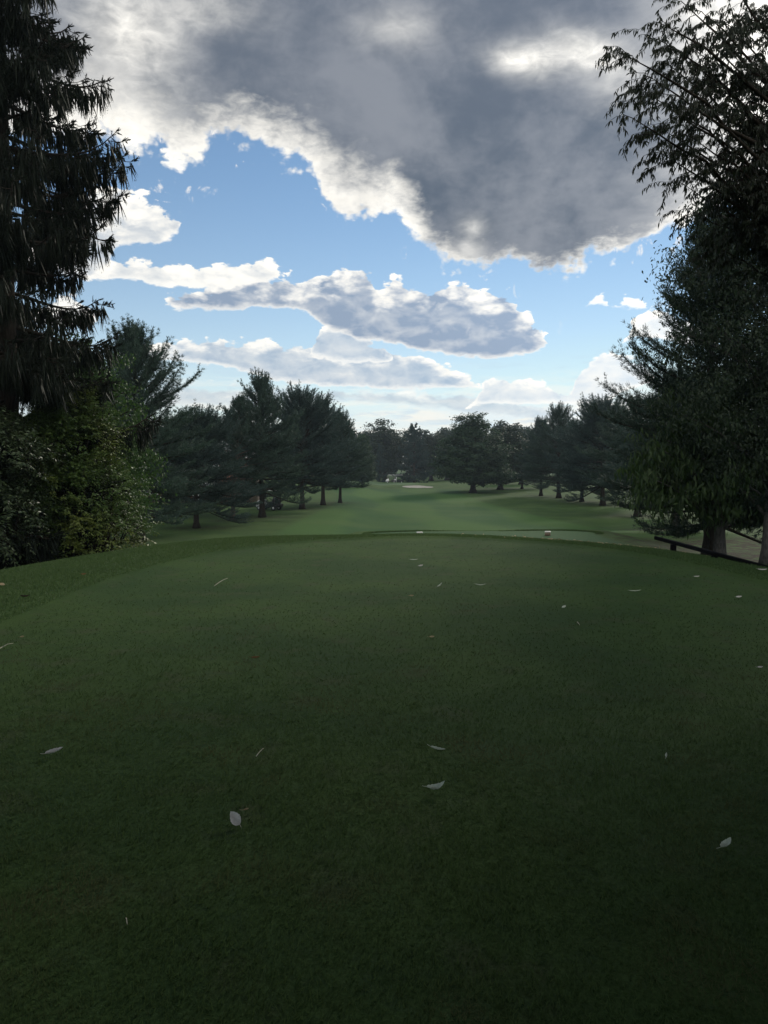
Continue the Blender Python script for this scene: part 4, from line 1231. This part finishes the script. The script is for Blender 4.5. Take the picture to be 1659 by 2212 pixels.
    leaf(889, 1284, 0.07, 0.04, 0.1, tan, 'small cream leaf left of the leaf standing on edge', 0.6, 1.0, 0.3, (0.3, 0), 12)
    leaf(933, 1371, 0.065, 0.04, 0.2, tan, 'olive-tan rounded leaf on the tee below the small cream leaf', 0.5, 0.8, 0.3, (0.3, 0), 13)
    leaf(552, 1416, 0.09, 0.04, 0.1, brown, 'small brown leaf in the middle of the left half of the tee', 0.6, 1.2, 0.3, (0.3, 0), 14)
    leaf(181, 1247, 0.10, 0.055, 0.1, brown, 'rust-brown leaf in the longer grass left of the tee', 0.6, 1.2, 0.3, (0.4, 0), 15)
    leaf(55, 1297, 0.16, 0.055, 0.0, dark, 'dark crumpled leaf in the longer grass at the left edge', 0.8, 1.5, 0.3, (0.3, 0), 16)
    leaf(5, 1271, 0.14, 0.09, -0.4, tan, 'tan leaf cut by the left edge of the picture', 0.6, 1.0, 0.3, (0.4, 0), 17)
    leaf(532, 1738, 0.022, 0.012, 0.5, tan, 'tiny orange-tan leaf crumb beside the largest pale leaf', 0.6, 1.0, 0.3, (0.3, 0), 18)
    leaf(48, 1371, 0.05, 0.035, 0.4, tan, 'small bright leaf crumb above the white twig at the left edge', 0.6, 1.0, 0.3, (0.4, 0), 19)
    leaf(1596, 1287, 0.10, 0.05, 0.2, pale, 'small pale leaf near the right edge of the tee', 0.6, 1.0, 0.3, (0.4, 0), 20)
    leaf(1642, 1436, 0.06, 0.03, 0.2, pale, 'small pale leaf cut close to the right side of the picture', 0.6, 1.0, 0.3, (0.4, 0), 21)
    leaf(1646, 1237, 0.19, 0.05, -0.1, pale, 'dry pale leaf on the grass below the black rail', 0.5, 0.9, 0.3, (0.3, 0), 22)
    leaf(1505, 1243, 0.11, 0.04, 0.1, pale, 'thin pale leaf below the first fence post', 0.5, 0.9, 0.3, (0.3, 0), 23)
    leaf(1439, 1624, 0.035, 0.012, 1.2, silver, 'short whitish sliver of leaf at the right, far from other leaves', 0.6, 1.0, 0.3, (0.4, 0), 24)

    stick = solid_mat('pale_dry_twig', (0.42, 0.38, 0.30), (0.58, 0.53, 0.44), 30, 0.8)

    def twig(x0, y0, x1, y1, rad, label, fork=False):
        a, b = on_ground(x0, y0), on_ground(x1, y1); o = a.copy()
        off = -0.026 if tee_rho(a[0], a[1]) < 1 else 0.012
        a = a - o + [0, 0, off]; b = b - o + [0, 0, off + 0.004]
        k = np.linspace(0, 1, 7)[:, None]
        P = a + (b - a) * k + np.c_[np.zeros(7), 0.01 * np.sin(k[:, 0] * 5), 0.006 * np.sin(k[:, 0] * 3)] * np.linalg.norm(b - a) * 3
        g = Geo(); g.tube(P, np.linspace(rad, rad * 0.5, 7), 6)
        if fork: g.tube([P[3], P[3] + (b - a) * 0.22 + [0.02, 0.03, 0.012], P[3] + (b - a) * 0.36 + [0.05, 0.05, 0.01]], [rad * 0.7, rad * 0.5, rad * 0.3], 5)
        t = obj('twig', g.mesh('twig', stick, True)); t.location = o
        tag(t, label, 'twig', 'twigs fallen on the lawn')
    twig(-6, 1398, 13, 1389, 0.006, 'white forked twig at the left edge of the lawn', True)
    twig(553, 1624, 569, 1608, 0.0022, 'thin straight straw left of centre on the near turf')
    twig(272, 1968, 275, 1985, 0.0018, 'short upright straw in the darkest near turf at the left')
    twig(1247, 1338, 1252, 1346, 0.004, 'tiny pale twig below the small whitish scrap of leaf')
    twig(463, 1262, 492, 1246, 0.004, 'curved thin twig along the left mowing edge of the tee')

    # pale clippings and crumbs of dead leaf on the crest
    r = np.random.default_rng(9)
    g = Geo(); n = 260
    x = r.normal(5.0, 1.1, n); y = 17.6 - (x - 5.0) * 0.25 + r.normal(0, 0.5, n)
    d = unit(np.c_[r.normal(0, 1, (n, 2)), r.normal(0, 0.25, n)])
    g.leaves(np.c_[x, y, ground_z(x, y) + 0.035], d, unit(np.c_[r.normal(0, 0.5, (n, 2)), np.ones(n)]), r.uniform(0.03, 0.10, n), r.uniform(0.015, 0.04, n))
    obj('leaf_crumbs', g.mesh('leaf_crumbs', tan), kind='stuff')


def build_haze():
    g = Geo(); g.box(-420, 420, -90, 420, -4.2, 26)
    m, b = material('haze_air')
    TREE.nodes.remove(b)
    v = TREE.nodes.new('ShaderNodeVolumePrincipled')
    v.inputs['Color'].default_value = (0.70, 0.85, 1.0, 1)
    v.inputs['Density'].default_value = HAZE
    v.inputs['Anisotropy'].default_value = 0.3
    TREE.links.new(v.outputs[0], TREE.nodes['Material Output'].inputs['Volume'])
    obj('haze', g.mesh('haze', m), kind='stuff')


HAZE = 0.0003
build_haze()
build_ground()
build_trees()
build_house()
build_fence()
build_markers()
build_carts()
build_litter()
build_grass()
